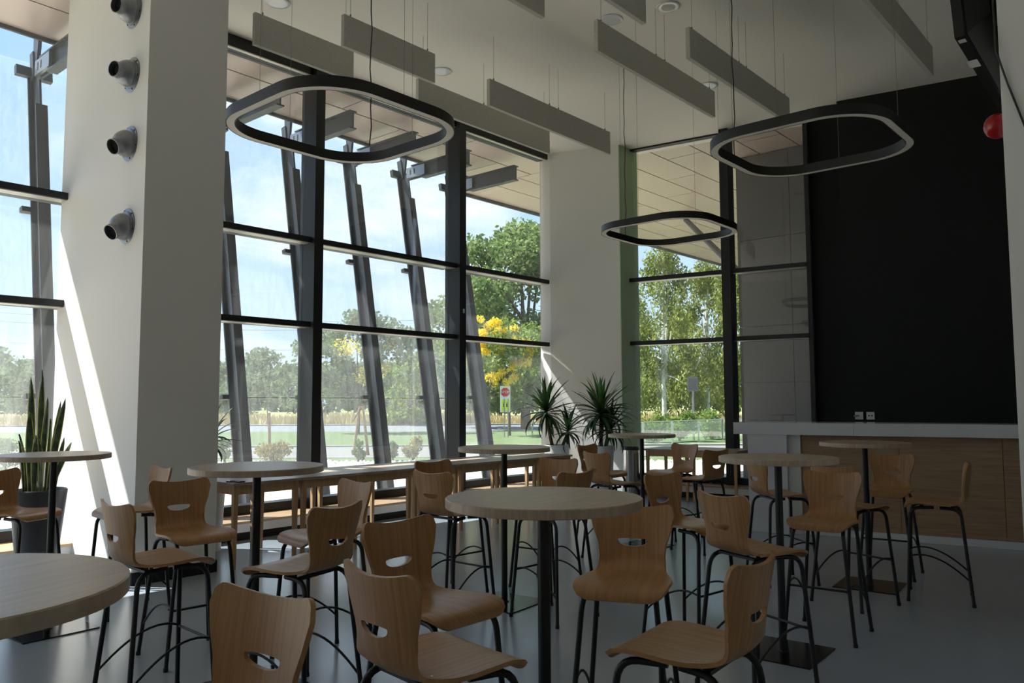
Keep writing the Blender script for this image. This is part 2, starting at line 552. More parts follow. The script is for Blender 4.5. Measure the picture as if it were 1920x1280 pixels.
# end window (three panes wide up to the black wall)
win2 = struct(empty('window_2'), 'end window in dark frames beside the black wall', 'window')
def bseg(y0, y1, o0, o1, z0, z1, name, mat, parent):
    return MB().prism([bw(y0, o0), bw(y1, o0), bw(y1, o1), bw(y0, o1)], z0, z1).build(name, mat, parent)
bseg(5.40, 5.53, -0.06, 0.22, 0.1, HC, 'mullion', 'anth', win2)
bseg(4.27, 4.33, -0.06, 0.10, 0.1, HC, 'mullion', 'anth', win2)
for y0, y1 in ((5.53, 7.1), (4.33, 5.40)):
    for z in TZ:
        bseg(y0, y1, -0.02, 0.14, z - 0.035, z + 0.03, 'transom', 'anth', win2)
        bseg(y0, y1, -0.02, 0.13, z - 0.04, z - 0.0351, 'lit_underside', 'lit_strip', win2)  # lit underside painted on as a pale strip here too
    bseg(y0, y1, -0.06, 0.10, 0.18, 0.30, 'bottom_rail', 'anth', win2)
    bseg(y0, y1, -0.06, 0.06, 5.575, HC, 'head_rail', 'anth', win2)
    for z0, z1 in ((0.30, TZ[0] - 0.03), (TZ[0] + 0.03, TZ[1] - 0.03), (TZ[1] + 0.03, 5.575)):
        bseg(y0, y1, -0.008, 0.008, z0, z1, 'glass_pane', 'glass', win2)
led2 = struct(empty('sill_2'), 'low ledge with wooden top under the end window', 'ledge')
bseg(4.1, 7.0, 0.1, 0.42, 0.175, 0.20, 'ledge_board', 'ledge', led2)
bseg(4.1, 7.0, 0.36, 0.40, 0.085, 0.174, 'fascia', 'white', led2)
bseg(4.1, 7.0, 0.0, 0.37, 0.0, 0.085, 'kick_plate', 'kick', led2)

# ------------------------------------------------------------------ ground and building outside
ground = struct(MB().prism([(-900, -900), (900, -900), (900, 900), (-900, 900)], -1.2, -0.16).build('ground', 'meadow'), 'yellow-green meadow stretching to the trees', 'ground')
ev = Vector((math.cos(YAW), math.sin(YAW)))          # away from the building
el = Vector((-math.sin(YAW), math.cos(YAW)))         # along the road
def strip(d0, d1, l0, l1, z0, z1, name, mat, n=1, wob=0.0):
    m = MB()
    a = [ev * (d0 + wob * math.sin(0.11 * s + d0)) + el * s for s in np.linspace(l0, l1, n + 1)]
    b = [ev * (d1 + wob * math.sin(0.11 * s + d1)) + el * s for s in np.linspace(l0, l1, n + 1)]
    return m.prism([tuple(p) for p in a] + [tuple(p) for p in b[::-1]], z0, z1).build(name, mat)
dk = struct(MB().prism([(-20, 8.37), (11.2, 8.37), (11.7, 5.0), (36, 5.0), (36, 14.2), (tuple(ev * 19.3 + el * (-8.0))), (tuple(ev * 19.3 + el * 34))], -0.15, -0.012).build('deck_floor', 'deck'), 'sunlit pale timber deck outside the windows', 'deck')
pv = struct(strip(22.2, 27.2, -40, 70, -0.159, -0.05, 'path', 'path', 24, 0.35), 'pale paved path beyond the deck', 'path')
struct(strip(27.2, 27.5, -40, 70, -0.159, 0.0, 'kerb_path', 'kerb', 24, 0.35), 'white kerb between the paved path and lawn', 'kerb')
struct(strip(19.3, 22.2, -40, 70, -0.159, -0.06, 'lawn_near', 'lawn'), 'narrow green lawn strip behind the white pebbles', 'lawn')
struct(strip(27.5, 42.0, -60, 90, -0.159, -0.04, 'lawn_far', 'lawn'), 'mown green lawn in front of the road', 'lawn')
struct(strip(42.4, 53.5, -160, 200, -0.159, -0.06, 'road', 'road'), 'grey asphalt road crossing behind the lawn', 'road')
struct(strip(53.5, 54.0, -160, 200, -0.159, 0.03, 'kerb_road', 'kerb'), 'pale kerb along the far side of the road', 'kerb')
# white pebbles along the deck edge
def pebbles():
    m = MB()
    base = [(0, 0, 1), (1, 0, 0), (0, 1, 0), (-1, 0, 0), (0, -1, 0)]
    for i in range(2600):
        s = random.uniform(-9, 32); d = 19.35 + random.random() * 0.75
        c = ev * d + el * s
        r = random.uniform(0.03, 0.09); a = random.uniform(0, PI)
        v = []
        for x, y, z in base:
            v.append((c.x + r * (x * math.cos(a) - y * math.sin(a)), c.y + r * (x * math.sin(a) + y * math.cos(a)), -0.06 + r * 0.9 * z + 0.02))
        m.add(v, [(0, 1, 2), (0, 2, 3), (0, 3, 4), (0, 4, 1)])
    return m
tag(pebbles().build('pebbles', 'pebble'), 'strip of white pebbles along the deck edge', 'pebbles', kind='stuff')
# tall dry grass on the far side of the road
def tall_grass():
    n = 26000
    d = 54.2 + rng.random(n) ** 1.5 * 16
    s = rng.uniform(-75, 62, n)
    h = rng.uniform(0.35, 1.0, n) * (0.55 + 0.45 * np.sin(s * 0.35) ** 2)
    px = ev.x * d + el.x * s; py = ev.y * d + el.y * s
    w = 0.05
    lx = rng.normal(0, 0.22, n); ly = rng.normal(0, 0.22, n)
    v = np.zeros((n, 3, 3))
    v[:, 0] = np.stack([px - rt.x * w, py - rt.y * w, np.full(n, -0.17)], 1)
    v[:, 1] = np.stack([px + rt.x * w, py + rt.y * w, np.full(n, -0.17)], 1)
    v[:, 2] = np.stack([px + lx, py + ly, h], 1)
    me = bpy.data.meshes.new('tall_grass')
    me.from_pydata(v.reshape(-1, 3).tolist(), [], np.arange(3 * n).reshape(-1, 3).tolist())
    me.materials.append(M['dry'])
    return link('tall_grass', me)
tag(tall_grass(), 'tall dry straw-coloured grass along the road', 'grass', kind='stuff')
# hills
def hills(name, d, u0, u1, h, mat, label, seed):
    r = random.Random(seed)
    n = 40
    ph = [r.uniform(0, 6) for _ in range(4)]
    m = MB(); v = []; f = []
    for i in range(n + 1):
        u = u0 + (u1 - u0) * i / n
        x, y = polar(u, d)
        x2, y2 = polar(u, d * 1.3)
        t = i / n
        hh = h * (0.55 + 0.25 * math.sin(5 * t + ph[0]) + 0.12 * math.sin(13 * t + ph[1]) + 0.06 * math.sin(31 * t + ph[2]))
        v += [(x, y, -5), (x * 1.12, y * 1.12, hh), (x2, y2, -5)]
    for i in range(n):
        a = 3 * i
        f += [(a, a + 3, a + 4, a + 1), (a + 1, a + 4, a + 5, a + 2)]
    m.add(v, f)
    return struct(m.build(name, mat, smooth=180), label, 'hills')
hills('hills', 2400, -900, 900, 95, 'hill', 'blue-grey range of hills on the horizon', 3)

# soffit above the deck (running-bond panels)
sof = struct(empty('soffit_ceiling'), 'roof overhang lined with pale panels above the deck', 'soffit')
pm = {}
def sy(x, y):
    return y if y < 8.38 else 8.37 + (y - 8.37) * (1 + 0.03 * (min(x, 11.3) - 1.0))
def soffit_rows(y0, y1, x0, x1, skew=False):
    ny = max(1, round((y1 - y0) / 0.68)); h = (y1 - y0) / ny
    for j in range(ny):
        ya, yb = y0 + j * h + 0.012, y0 + (j + 1) * h - 0.012
        x = x0 - (1.15 if j % 2 else 0)
        while x < x1:
            a, b = max(x, x0) + 0.009, min(x + 2.3, x1) - 0.009
            if b - a > 0.2:
                f_ = sy if skew else (lambda x_, y_: y_)
                MB().prism([(a, f_(a, ya)), (b, f_(b, ya)), (b, f_(b, yb)), (a, f_(a, yb))], 5.68, 5.71).build('panel', 'soffit', sof)
            x += 2.3
soffit_rows(8.37, 9.90, -9.2, 11.3, True)
soffit_rows(8.37, 10.37, 11.3, 24.0)
soffit_rows(2.9, 8.37, 11.05, 24.0)
MB().tube([(13.1, 6.1, 3.66), (16.6, 9.07, 5.69)], 0.06, 10).build('strut', 'post', sof, 60)
soffit_rows(10.37, 11.2, 11.3, 24.0)
MB().box(11.3, 24.0, 8.361, 11.2, 5.72, 5.9).build('roof_slab', 'anth', sof)
MB().box(11.3, 24.0, 11.2, 11.25, 5.62, 5.92).build('edge_trim', 'post', sof)
MB().prism([(-9.2, 8.36), (11.3, 8.36), (11.3, sy(11.3, 9.91)), (-9.2, sy(-9.2, 9.91))], 5.72, 5.9).build('roof_slab', 'anth', sof)
MB().box(11.05, 24.0, 2.9, 8.36, 5.72, 5.9).build('roof_slab', 'anth', sof)
MB().prism([(-9.2, sy(-9.2, 9.905)), (11.3, sy(11.3, 9.905)), (11.3, sy(11.3, 9.94)), (-9.2, sy(-9.2, 9.94))], 5.64, 5.92).build('edge_trim', 'post', sof)
# strip of wall between window head and soffit outside
MB().box(-9.2, 11.2, 8.31, 8.36, HC, 5.75).build('edge_trim', 'anth', sof)

# grey clad wall seen through the end window
cw = struct(empty('wall_outer'), 'grey panel-clad outer wall seen through the end window', 'wall')
for j, (y0, y1) in enumerate([(5.15, 6.08), (4.2, 5.14), (3.2, 4.19), (2.2, 3.19)]):
    for k, (z0, z1) in enumerate([(0, 1.75), (1.76, 2.7), (2.71, 4.2), (4.21, 5.67)]):
        MB().box(12.95, 13.05, y0, y1, z0, z1).build('panel', 'clad', cw)
MB().box(13.05, 13.2, 2.2, 6.06, 0, 5.67).build('core', 'kick', cw)

# inclined steel posts carrying the outer glass screen
PB, PT = Vector((0, 9.50, -0.012)), Vector((0, 10.50, 5.45))
pdir = (PT - PB).normalized()
pn = Vector((0, pdir.z, -pdir.y))                    # outward normal in the post's own plane
def make_post():
    root = empty('steel_post')
    for s in (-1, 1):
        MB().bar(PB + pn * s * 0.115, PT + pn * s * 0.115 - (pdir * (0.0 if s > 0 else 0.5)), 0.13, 0.024, pn).build('flange', 'post', root)
    MB().bar(PB, PT - pdir * 0.05, 0.024, 0.206, pn).build('web', 'post', root)
    for z in (1.54, 3.72):
        c = PB + pdir * ((z + 0.012) / pdir.z) + pn * 0.15
        MB().bar(c + Vector((-0.16, 0, 0)), c + Vector((0.10, 0, 0)), 0.06, 0.09, pn).build('clamp', 'black', root)
    c = PT + pn * 0.10
    MB().bar(c + Vector((-0.2, 0, 0)), c + Vector((0.2, 0, 0)), 0.07, 0.12, pdir).build('clamp', 'post', root)
    MB().bar(PT - pdir * 0.1 + pn * 0.05, PT + pdir * 0.25 + pn * 0.05, 0.08, 0.1, pn).build('post_head', 'post', root)
    bm = MB().box(-0.012, 0.012, 8.9, 10.42, 5.30, 5.52).build('bracket_beam', 'post', root)
    MB().box(-0.06, 0.06, 8.9, 10.25, 5.52, 5.54).build('beam_flange', 'post', bm)
    MB().box(-0.06, 0.06, 8.9, 10.0, 5.28, 5.30).build('beam_flange', 'post', bm)
    MB().box(-0.07, -0.03, 9.9, 10.35, 5.32, 5.50).build('splice_plate', 'steel', bm)
    for dy in (10.14, 10.24):
        MB().box(-0.074, -0.0701, dy, dy + 0.025, 5.37, 5.46).build('slot', 'dark', bm)
    MB().add([(-0.02, 10.47, 5.45), (0.02, 10.47, 5.45), (0.02, 10.55, 5.45), (-0.02, 10.55, 5.45), (-0.02, 10.43, 5.75), (0.02, 10.43, 5.75), (0.02, 10.59, 5.75), (-0.02, 10.59, 5.75), (-0.02, 10.43, 6.5), (0.02, 10.43, 6.5), (0.02, 10.59, 6.5), (-0.02, 10.59, 6.5)],
             [(3, 2, 1, 0), (8, 9, 10, 11), (0, 1, 5, 4), (1, 2, 6, 5), (2, 3, 7, 6), (3, 0, 4, 7), (4, 5, 9, 8), (5, 6, 10, 9), (6, 7, 11, 10), (7, 4, 8, 11)]).build('hanger', 'post', root)
    return root
plabels = {-2: 'slanted steel post outside the window beyond the snake plant', -1: 'slanted steel post hidden mostly behind the broad pillar',
           0: 'slanted steel post just past the edge of the broad pillar', 1: 'slanted steel post standing behind the first window mullion',
           2: 'slanted steel post one bay past the first mullion', 3: 'slanted steel post just before the second mullion',
           4: 'slanted steel post behind the second mullion, nearest the stop sign'}
proto = make_post()
for k in range(-2, 5):
    o = proto if k == -2 else copy_tree(proto)
    o.location = (5.65 + 1.17 * k, 0, 0)
    tag(o, plabels[k], 'post', 'slanted posts of the outer glass screen')
scr = thing('glass_screen', 'outer leaning glass screen clamped to the slanted posts', 'glass screen')
zz = [0.25, 1.53, 1.55, 3.71, 3.73, 5.62]
for k in range(-3, 4):
    a, b = 5.65 + 1.17 * k + 0.01, 5.65 + 1.17 * (k + 1) - 0.01
    for j in range(3):
        q = []
        for z in (zz[2 * j], zz[2 * j + 1]):
            c = PB + pdir * ((z + 0.012) / pdir.z) + pn * 0.16
            q.append(c)
        d = pn * 0.012
        v = []
        for off in (Vector((0, 0, 0)), d):
            v += [Vector((a, 0, 0)) + q[0] + off, Vector((b, 0, 0)) + q[0] + off, Vector((b, 0, 0)) + q[1] + off, Vector((a, 0, 0)) + q[1] + off]
        MB().add(v, [(0, 1, 2, 3), (7, 6, 5, 4), (0, 4, 5, 1), (1, 5, 6, 2), (2, 6, 7, 3), (3, 7, 4, 0)]).build('pane', 'glass_out', scr)

# glass balustrade at the far end of the deck
bal = thing('glass_balustrade', 'low clear glass balustrade along the far deck edge', 'balustrade')
for i in range(8):
    x = 19.0 + 1.9 * i
    MB().box(x, x + 0.04, 14.16, 14.22, -0.012, 0.78).build('post', 'chrome', bal)
    MB().box(x + 0.05, x + 1.89, 14.18, 14.195, 0.03, 0.76).build('pane', 'glass_rail', bal)
MB().box(19.0, 34.3, 14.17, 14.21, 0.765, 0.79).build('handrail', 'chrome', bal)

# ------------------------------------------------------------------ trees
def leaf_mesh(name, blobs, n, size, mat, seed, droop=0.0, aspect=0.6):
    r = np.random.default_rng(seed)
    B = np.array([b[:6] for b in blobs], float)
    vol = B[:, 3] * B[:, 4] * B[:, 5]
    idx = r.choice(len(B), n, p=vol / vol.sum())
    d = r.normal(size=(n, 3)); d /= np.linalg.norm(d, axis=1)[:, None]
    rad = r.random(n) ** 0.45
    c = B[idx, :3] + d * rad[:, None] * B[idx, 3:6]
    a = r.normal(size=(n, 3)); a[:, 2] -= droop; a /= np.linalg.norm(a, axis=1)[:, None]
    b = np.cross(a, r.normal(size=(n, 3))); b /= np.linalg.norm(b, axis=1)[:, None]
    s = size * r.uniform(0.6, 1.3, n)[:, None]
    v = np.stack([c - a * s * 0.5, c + b * s * aspect * 0.5, c + a * s * 0.5, c - b * s * aspect * 0.5], 1)
    me = bpy.data.meshes.new(name)
    me.vertices.add(4 * n); me.loops.add(4 * n); me.polygons.add(n)
    me.vertices.foreach_set('co', v.reshape(-1))
    me.loops.foreach_set('vertex_index', np.arange(4 * n, dtype=np.int32))
    me.polygons.foreach_set('loop_start', np.arange(0, 4 * n, 4, dtype=np.int32))
    me.materials.append(M[mat])
    me.update(calc_edges=True)
    return me

def blob_set(seed, n, rx, rz, zc, br):
    r = random.Random(seed)
    o = []
    for i in range(n):
        a = r.uniform(0, 2 * PI); k = r.random() ** 0.5; h = r.uniform(-1, 1)
        w = math.sqrt(max(0, 1 - h * h)) * k
        s = r.uniform(0.6, 1.2)
        o.append((rx * w * math.cos(a), rx * w * math.sin(a), zc + rz * h, br * s, br * s, br * s * 0.75))
    return o

def trunk(h, r0, branches, seed, mat, parent, blobs=None):
    r = random.Random(seed)
    m = MB()
    m.tube([(0, 0, -0.2), (0.05 * h * r.uniform(-.3, .3), 0, h * 0.4), (0.05 * h * r.uniform(-1, 1), 0.04 * h * r.uniform(-1, 1), h * 0.95)], [r0, r0 * 0.75, r0 * 0.2], 8)
    for i in range(branches):
        z = h * r.uniform(0.25, 0.7)
        e = blobs[r.randrange(len(blobs))] if blobs else (r.uniform(-1, 1), r.uniform(-1, 1), h)
        m.tube([(0, 0, z), (e[0] * 0.5, e[1] * 0.5, (z + e[2]) / 2 + 0.1), (e[0], e[1], e[2])], [r0 * 0.4, r0 * 0.28, r0 * 0.08], 6)
    return m.build('trunk', mat, parent, 60)

def tree(name, label, cat, u, d, blobs, n, size, mat, seed, h, r0, bark='bark', droop=0.0, group=None, br=7, aspect=0.6):
    x, y = polar(u, d)
    t = thing(name, label, cat, (x, y, -0.15), 0, group)
    link('foliage', leaf_mesh('foliage', blobs, n, size, mat, seed, droop, aspect), t)
    trunk(h, r0, br, seed, bark, t, blobs)
    return t
GT = 'trees beyond the deck'
tree('broadleaf_tree', 'tall full green tree behind the stop sign', 'tree', 985, 46, blob_set(1, 80, 5.4, 5.0, 6.4, 1.5), 30000, 0.30, 'leafE', 11, 9, 0.3, group=GT, br=10)
ta = tree('broadleaf_tree', 'sparser green tree showing around the second mullion', 'tree', 865, 50, blob_set(2, 22, 3.2, 4.0, 5.4, 0.9), 3200, 0.32, 'leafA', 12, 8, 0.2, group=GT, br=10)
t = tree('golden_rain_tree', 'small tree with bright yellow blossom beside the stop sign', 'tree', 955, 36, blob_set(3, 26, 1.75, 1.5, 3.6, 0.62), 5200, 0.19, 'leafB', 13, 3.6, 0.07, group=GT)
rb = random.Random(77)
bl = []
for cx, cy, cz, k in ((-1.0, -.9, 4.35, 8), (-.4, -.8, 4.85, 9), (.2, -1.0, 4.5, 8), (.7, -1.2, 4.0, 8), (1.2, -1.1, 3.9, 5), (.2, -1.2, 2.7, 4), (.9, -1.3, 3.1, 5), (-.3, -1.3, 2.75, 3), (-.3, -1.4, 3.7, 4)):
    for _ in range(k):
        la, to = cx - .45 + rb.uniform(-.5, .5), 1.3 + rb.uniform(-.4, .4)
        bl.append((rt.x * la - ev.x * to, rt.y * la - ev.y * to, cz + rb.uniform(-.35, .35), .24, .24, .2))
link('blossoms', leaf_mesh('blossoms', bl, 5200, 0.13, 'leafY', 14, -0.8, 0.4), t)
t = tree('golden_rain_tree', 'tree with faded yellow tips between the two mullions', 'tree', 672, 40, blob_set(4, 34, 2.5, 2.1, 3.7, 0.85), 8200, 0.22, 'leafA', 15, 3.8, 0.09, group=GT)
link('blossoms', leaf_mesh('blossoms', [(-1.2, -.6, 4.2, .8, .8, .5), (.9, -.9, 4.4, .7, .7, .5), (0, -1, 2.9, .9, .9, .6), (1.3, -.4, 3.4, .6, .6, .5)], 1100, 0.17, 'leafY', 16, -0.5, 0.4), t)
tree('sumac_tree', 'light green feathery tree in front of the woods', 'tree', 772, 56, blob_set(5, 30, 3.2, 2.2, 2.4, 1.1), 6500, 0.32, 'leafB', 17, 3.6, 0.12, group=GT)
# birches beyond the end window
def birch(u, d, h, w, seed, label):
    r = random.Random(seed)
    bl = []
    for i in range(46):
        z = r.uniform(1.2, h)
        k = w * (1 - ((z - 0.35 * h) / (0.68 * h)) ** 2 * 0.85) if z > 0.35 * h else w * (0.55 + 0.45 * z / (0.35 * h))
        a = r.uniform(0, 2 * PI); q = max(0.15, k) * r.random() ** 0.5
        bl.append((q * math.cos(a), q * math.sin(a), z, 0.5, 0.5, 0.9))
    return tree('birch_tree', label, 'tree', u, d, bl, 9500, 0.2, 'leafC', seed, h * 0.95, 0.13, 'birchbark', 1.6, 'birches by the deck', 9, 0.45)
birch(1245, 40, 8.6, 2.1, 21, 'drooping birch with a white trunk nearest the green pillar side')
birch(1325, 46, 9.0, 2.2, 22, 'birch standing behind the grey street sign box')
birch(1375, 40, 7.6, 2.0, 23, 'birch beside the dark mullion of the end window')
birch(1180, 52, 8.5, 2.4, 24, 'birch mostly hidden behind the corner pillar')
birch(1290, 60, 8.2, 2.6, 25, 'birch farthest back between the two front birches')
# shrubs
def shrub(name, label, u, d, h, w, n, size, mat, seed, z=-0.05, group='young shrubs beyond the deck'):
    x, y = polar(u, d)
    t = thing(name, label, 'shrub', (x, y, z), 0, group)
    bl = blob_set(seed, 14, w * 0.6, h * 0.35, h * 0.55, w * 0.4)
    link('foliage', leaf_mesh('foliage', bl, n, size, mat, seed), t)
    m = MB()
    for i in range(5):
        e = bl[i]
        m.tube([(0, 0, -0.1), (e[0] * .4, e[1] * .4, e[2] * .5), e[:3]], [0.02, 0.014, 0.006], 5)
    m.build('stem', 'bark', t)
    return t
shrub('shrub', 'young green shrub at the foot of the wooden stake pair', 674, 20.6, 0.55, 0.26, 900, 0.07, 'leafA', 31)
shrub('shrub', 'reddish young shrub on the gravel between two slanted posts', 776, 20.8, 0.62, 0.36, 900, 0.07, 'leafR', 32)
shrub('shrub', 'small shrub close beside the slanted post past the first mullion', 738, 21.2, 0.5, 0.22, 600, 0.07, 'leafA', 33)
shrub('shrub', 'shrub low in the pane right of the broad pillar', 425, 21.0, 0.6, 0.34, 900, 0.08, 'leafA', 34)
shrub('shrub', 'wide shrub in the pane before the first mullion', 515, 20.8, 0.5, 0.55, 1200, 0.08, 'leafR', 35)
shrub('shrub', 'shrub seen beyond the snake plant', 20, 19.9, 0.75, 0.4, 900, 0.08, 'leafA', 36)
for u, d, k, lab in ((1222, 30, 41, 'yellow-green bush behind the balustrade close to the pillar'), (1272, 31, 42, 'yellow-green bush behind the middle of the balustrade'), (1330, 33, 43, 'yellow-green bush behind the balustrade near the end mullion')):
    shrub('garden_bush', lab, u, d, 1.1, 0.95, 2200, 0.12, 'leafB', k, group='bushes behind the balustrade')
# far tree line: alike trees copied
GF = 'trees of the far wood'
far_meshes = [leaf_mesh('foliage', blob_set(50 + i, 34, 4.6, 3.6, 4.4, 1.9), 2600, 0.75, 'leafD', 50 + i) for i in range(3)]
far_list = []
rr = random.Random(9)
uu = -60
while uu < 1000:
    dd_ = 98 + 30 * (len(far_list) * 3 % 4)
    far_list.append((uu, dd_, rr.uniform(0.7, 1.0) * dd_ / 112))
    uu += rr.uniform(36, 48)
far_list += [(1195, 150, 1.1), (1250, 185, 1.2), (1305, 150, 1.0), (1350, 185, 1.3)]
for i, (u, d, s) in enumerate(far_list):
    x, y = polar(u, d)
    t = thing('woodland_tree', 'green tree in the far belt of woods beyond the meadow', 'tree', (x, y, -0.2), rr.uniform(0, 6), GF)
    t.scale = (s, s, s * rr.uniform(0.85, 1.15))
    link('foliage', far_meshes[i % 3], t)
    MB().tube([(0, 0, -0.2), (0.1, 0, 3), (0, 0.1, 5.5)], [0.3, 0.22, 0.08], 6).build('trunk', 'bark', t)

# street things
x, y = polar(947, 34.5)
t = thing('stop_sign', 'red octagonal STOP sign with a yellow plate below it', 'sign', (x, y, -0.1), YAW - PI / 2 + 0.05)
for dx in (-0.04, 0.12):
    MB().tube([(dx, 0, 0), (dx, 0, 1.7)], 0.022, 8).build('pole', 'steel', t)
MB().box(-0.22, 0.22, 0.02, 0.035, 1.12, 2.25).build('back_plate', 'sign_white', t)
octp = [(0.20 * math.cos(PI / 8 + k * PI / 4), 0.20 * math.sin(PI / 8 + k * PI / 4)) for k in range(8)]
def plate(pts, y0, y1, cz, name, mat, parent):
    m = MB(); n = len(pts)
    m.add([(p[0], y0, cz + p[1]) for p in pts] + [(p[0], y1, cz + p[1]) for p in pts],
          [tuple(range(n)), tuple(range(2 * n - 1, n - 1, -1))] + [(i, n + i, n + (i + 1) % n, (i + 1) % n) for i in range(n)])
    return m.build(name, mat, parent)
pl = plate([(a * 1.05, b * 1.05) for a, b in octp], 0.0, 0.01, 1.98, 'octagon_rim', 'sign_white', t)
plate(octp, -0.006, -0.0001, 1.98, 'octagon', 'sign_red', t)
cu = bpy.data.curves.new('lettering', 'FONT')
cu.body = 'STOP'; cu.size = 0.15; cu.align_x = 'CENTER'; cu.align_y = 'CENTER'; cu.extrude = 0.002
tmp = bpy.data.objects.new('lettering_source', cu)
COL.objects.link(tmp)
bpy.context.view_layer.update()
me = bpy.data.meshes.new_from_object(tmp.evaluated_get(bpy.context.evaluated_depsgraph_get()))
bpy.data.objects.remove(tmp)
me.materials.clear(); me.materials.append(M['sign_white'])
lo = link('lettering', me, t, (0, -0.010, 1.98), (PI / 2, 0, 0))
MB().box(-0.16, 0.18, -0.004, 0.019, 1.17, 1.66).build('yellow_plate', 'sign_yellow', t)
for dx in (-0.06, 0.07):
    MB().box(dx - 0.03, dx + 0.03, -0.008, -0.0041, 1.34, 1.50).build('figure_mark', 'kick', t)
    MB().box(dx - 0.02, dx + 0.02, -0.008, -0.0041, 1.52, 1.56).build('figure_mark', 'kick', t)
x, y = polar(1298, 32)
t = thing('street_sign', 'grey box sign on a tall post beyond the balustrade', 'sign', (x, y, -0.15), YAW - PI / 2 - 0.2)
MB().tube([(0, 0, 0), (0, 0, 2.15)], 0.045, 10).build('pole', 'steel', t)
MB().box(-0.2, 0.2, -0.06, 0.06, 2.0, 2.55).build('sign_box', 'steel', t)
MB().box(-0.16, 0.16, -0.07, -0.061, 2.06, 2.49).build('sign_face', 'clad', t)
MB().tube([(0.5, 0, 0), (0.04, 0, 1.1)], 0.03, 8).build('brace', 'steel', t)
x, y = polar(678, 23.5)
t = thing('tree_stake', 'pair of wooden stakes with a sapling between two slanted posts', 'stakes', (x, y, -0.1), YAW)
for dx in (-0.16, 0.16):
    MB().tube([(dx * 0.3, dx * 1.4, 0), (dx * 0.2, dx * 0.3, 1.45)], [0.045, 0.035], 7).build('stake', 'stake', t)
MB().tube([(0, 0.25, 1.0), (0, -0.05, 1.5), (0.02, 0.1, 2.0)], [0.02, 0.015, 0.01], 6).build('sapling_stem', 'bark', t)
x, y = polar(508, 25.5)
t = thing('tree_stake', 'single wooden stake with a thin sapling before the first mullion', 'stakes', (x, y, -0.1), YAW)
MB().tube([(0, 0, 0), (0, 0.03, 1.25)], [0.05, 0.04], 7).build('stake', 'stake', t)
MB().tube([(0.03, 0.0, 0), (0.05, 0.1, 1.2), (0.0, 0.2, 2.6)], [0.02, 0.016, 0.008], 6).build('sapling_stem', 'bark', t)
for k, (dz, dd) in enumerate(((10.2, 96), (11.4, 98), (7.6, 93))):
    m = MB()
    pts = [ev * dd + el * s for s in np.linspace(-60, 110, 18)]
    m.tube([(p.x, p.y, dz + 0.0009 * (s - 25) ** 2) for p, s in zip(pts, np.linspace(-60, 110, 18))], 0.018, 4)
    tag(m.build('power_line', 'cord'), ['middle overhead power line above the woods', 'topmost overhead power line above the woods', 'lowest overhead power line above the woods'][k], 'power line', 'overhead power lines')

# ------------------------------------------------------------------ bar counter
bar = thing('bar_counter', 'long bar with glossy white worktop and wooden front before the black wall', 'bar counter')
CA = math.radians(101.5)
CD = Vector((math.cos(CA), math.sin(CA))); CN = Vector((-math.sin(CA), math.cos(CA)))
CP = Vector((8.56, 3.75))
def cp(y, off):
    p = CP + CD * ((y - CP.y) / CD.y) + CN * off
    return (p.x, p.y)
def cseg(y0, y1, o0, o1, z0, z1):
    return MB().prism([cp(y0, o0), cp(y1, o0), cp(y1, o1), cp(y0, o1)], z0, z1)
YE = -1.6
for a, b in ((4.09, 2.86), (2.857, 0.9), (0.897, YE)):
    cseg(a, b, -0.62, 0.01, 1.07, 1.20).build('worktop', 'gloss_white', bar)
cseg(3.94, 3.53, -0.55, 0.0, 0.0, 1.069).build('end_panel', 'gloss_white', bar)
cseg(3.529, 3.40, -0.5, -0.06, 0.0, 1.069).build('side_panel', 'pot_white', bar)
ys = [3.399, 2.45, 1.55, 0.6, -0.4, YE]
for i in range(len(ys) - 1):
    cseg(ys[i], ys[i + 1] + 0.004, -0.16, -0.10, 0.075, 1.069).build('front_panel', 'bar_wood', bar)
cseg(3.399, YE, -0.16, -0.085, 0.0, 0.072).build('plinth', 'gloss_white', bar)
cseg(3.399, YE, -0.55, -0.161, 0.0, 1.069).build('body', 'kick', bar)

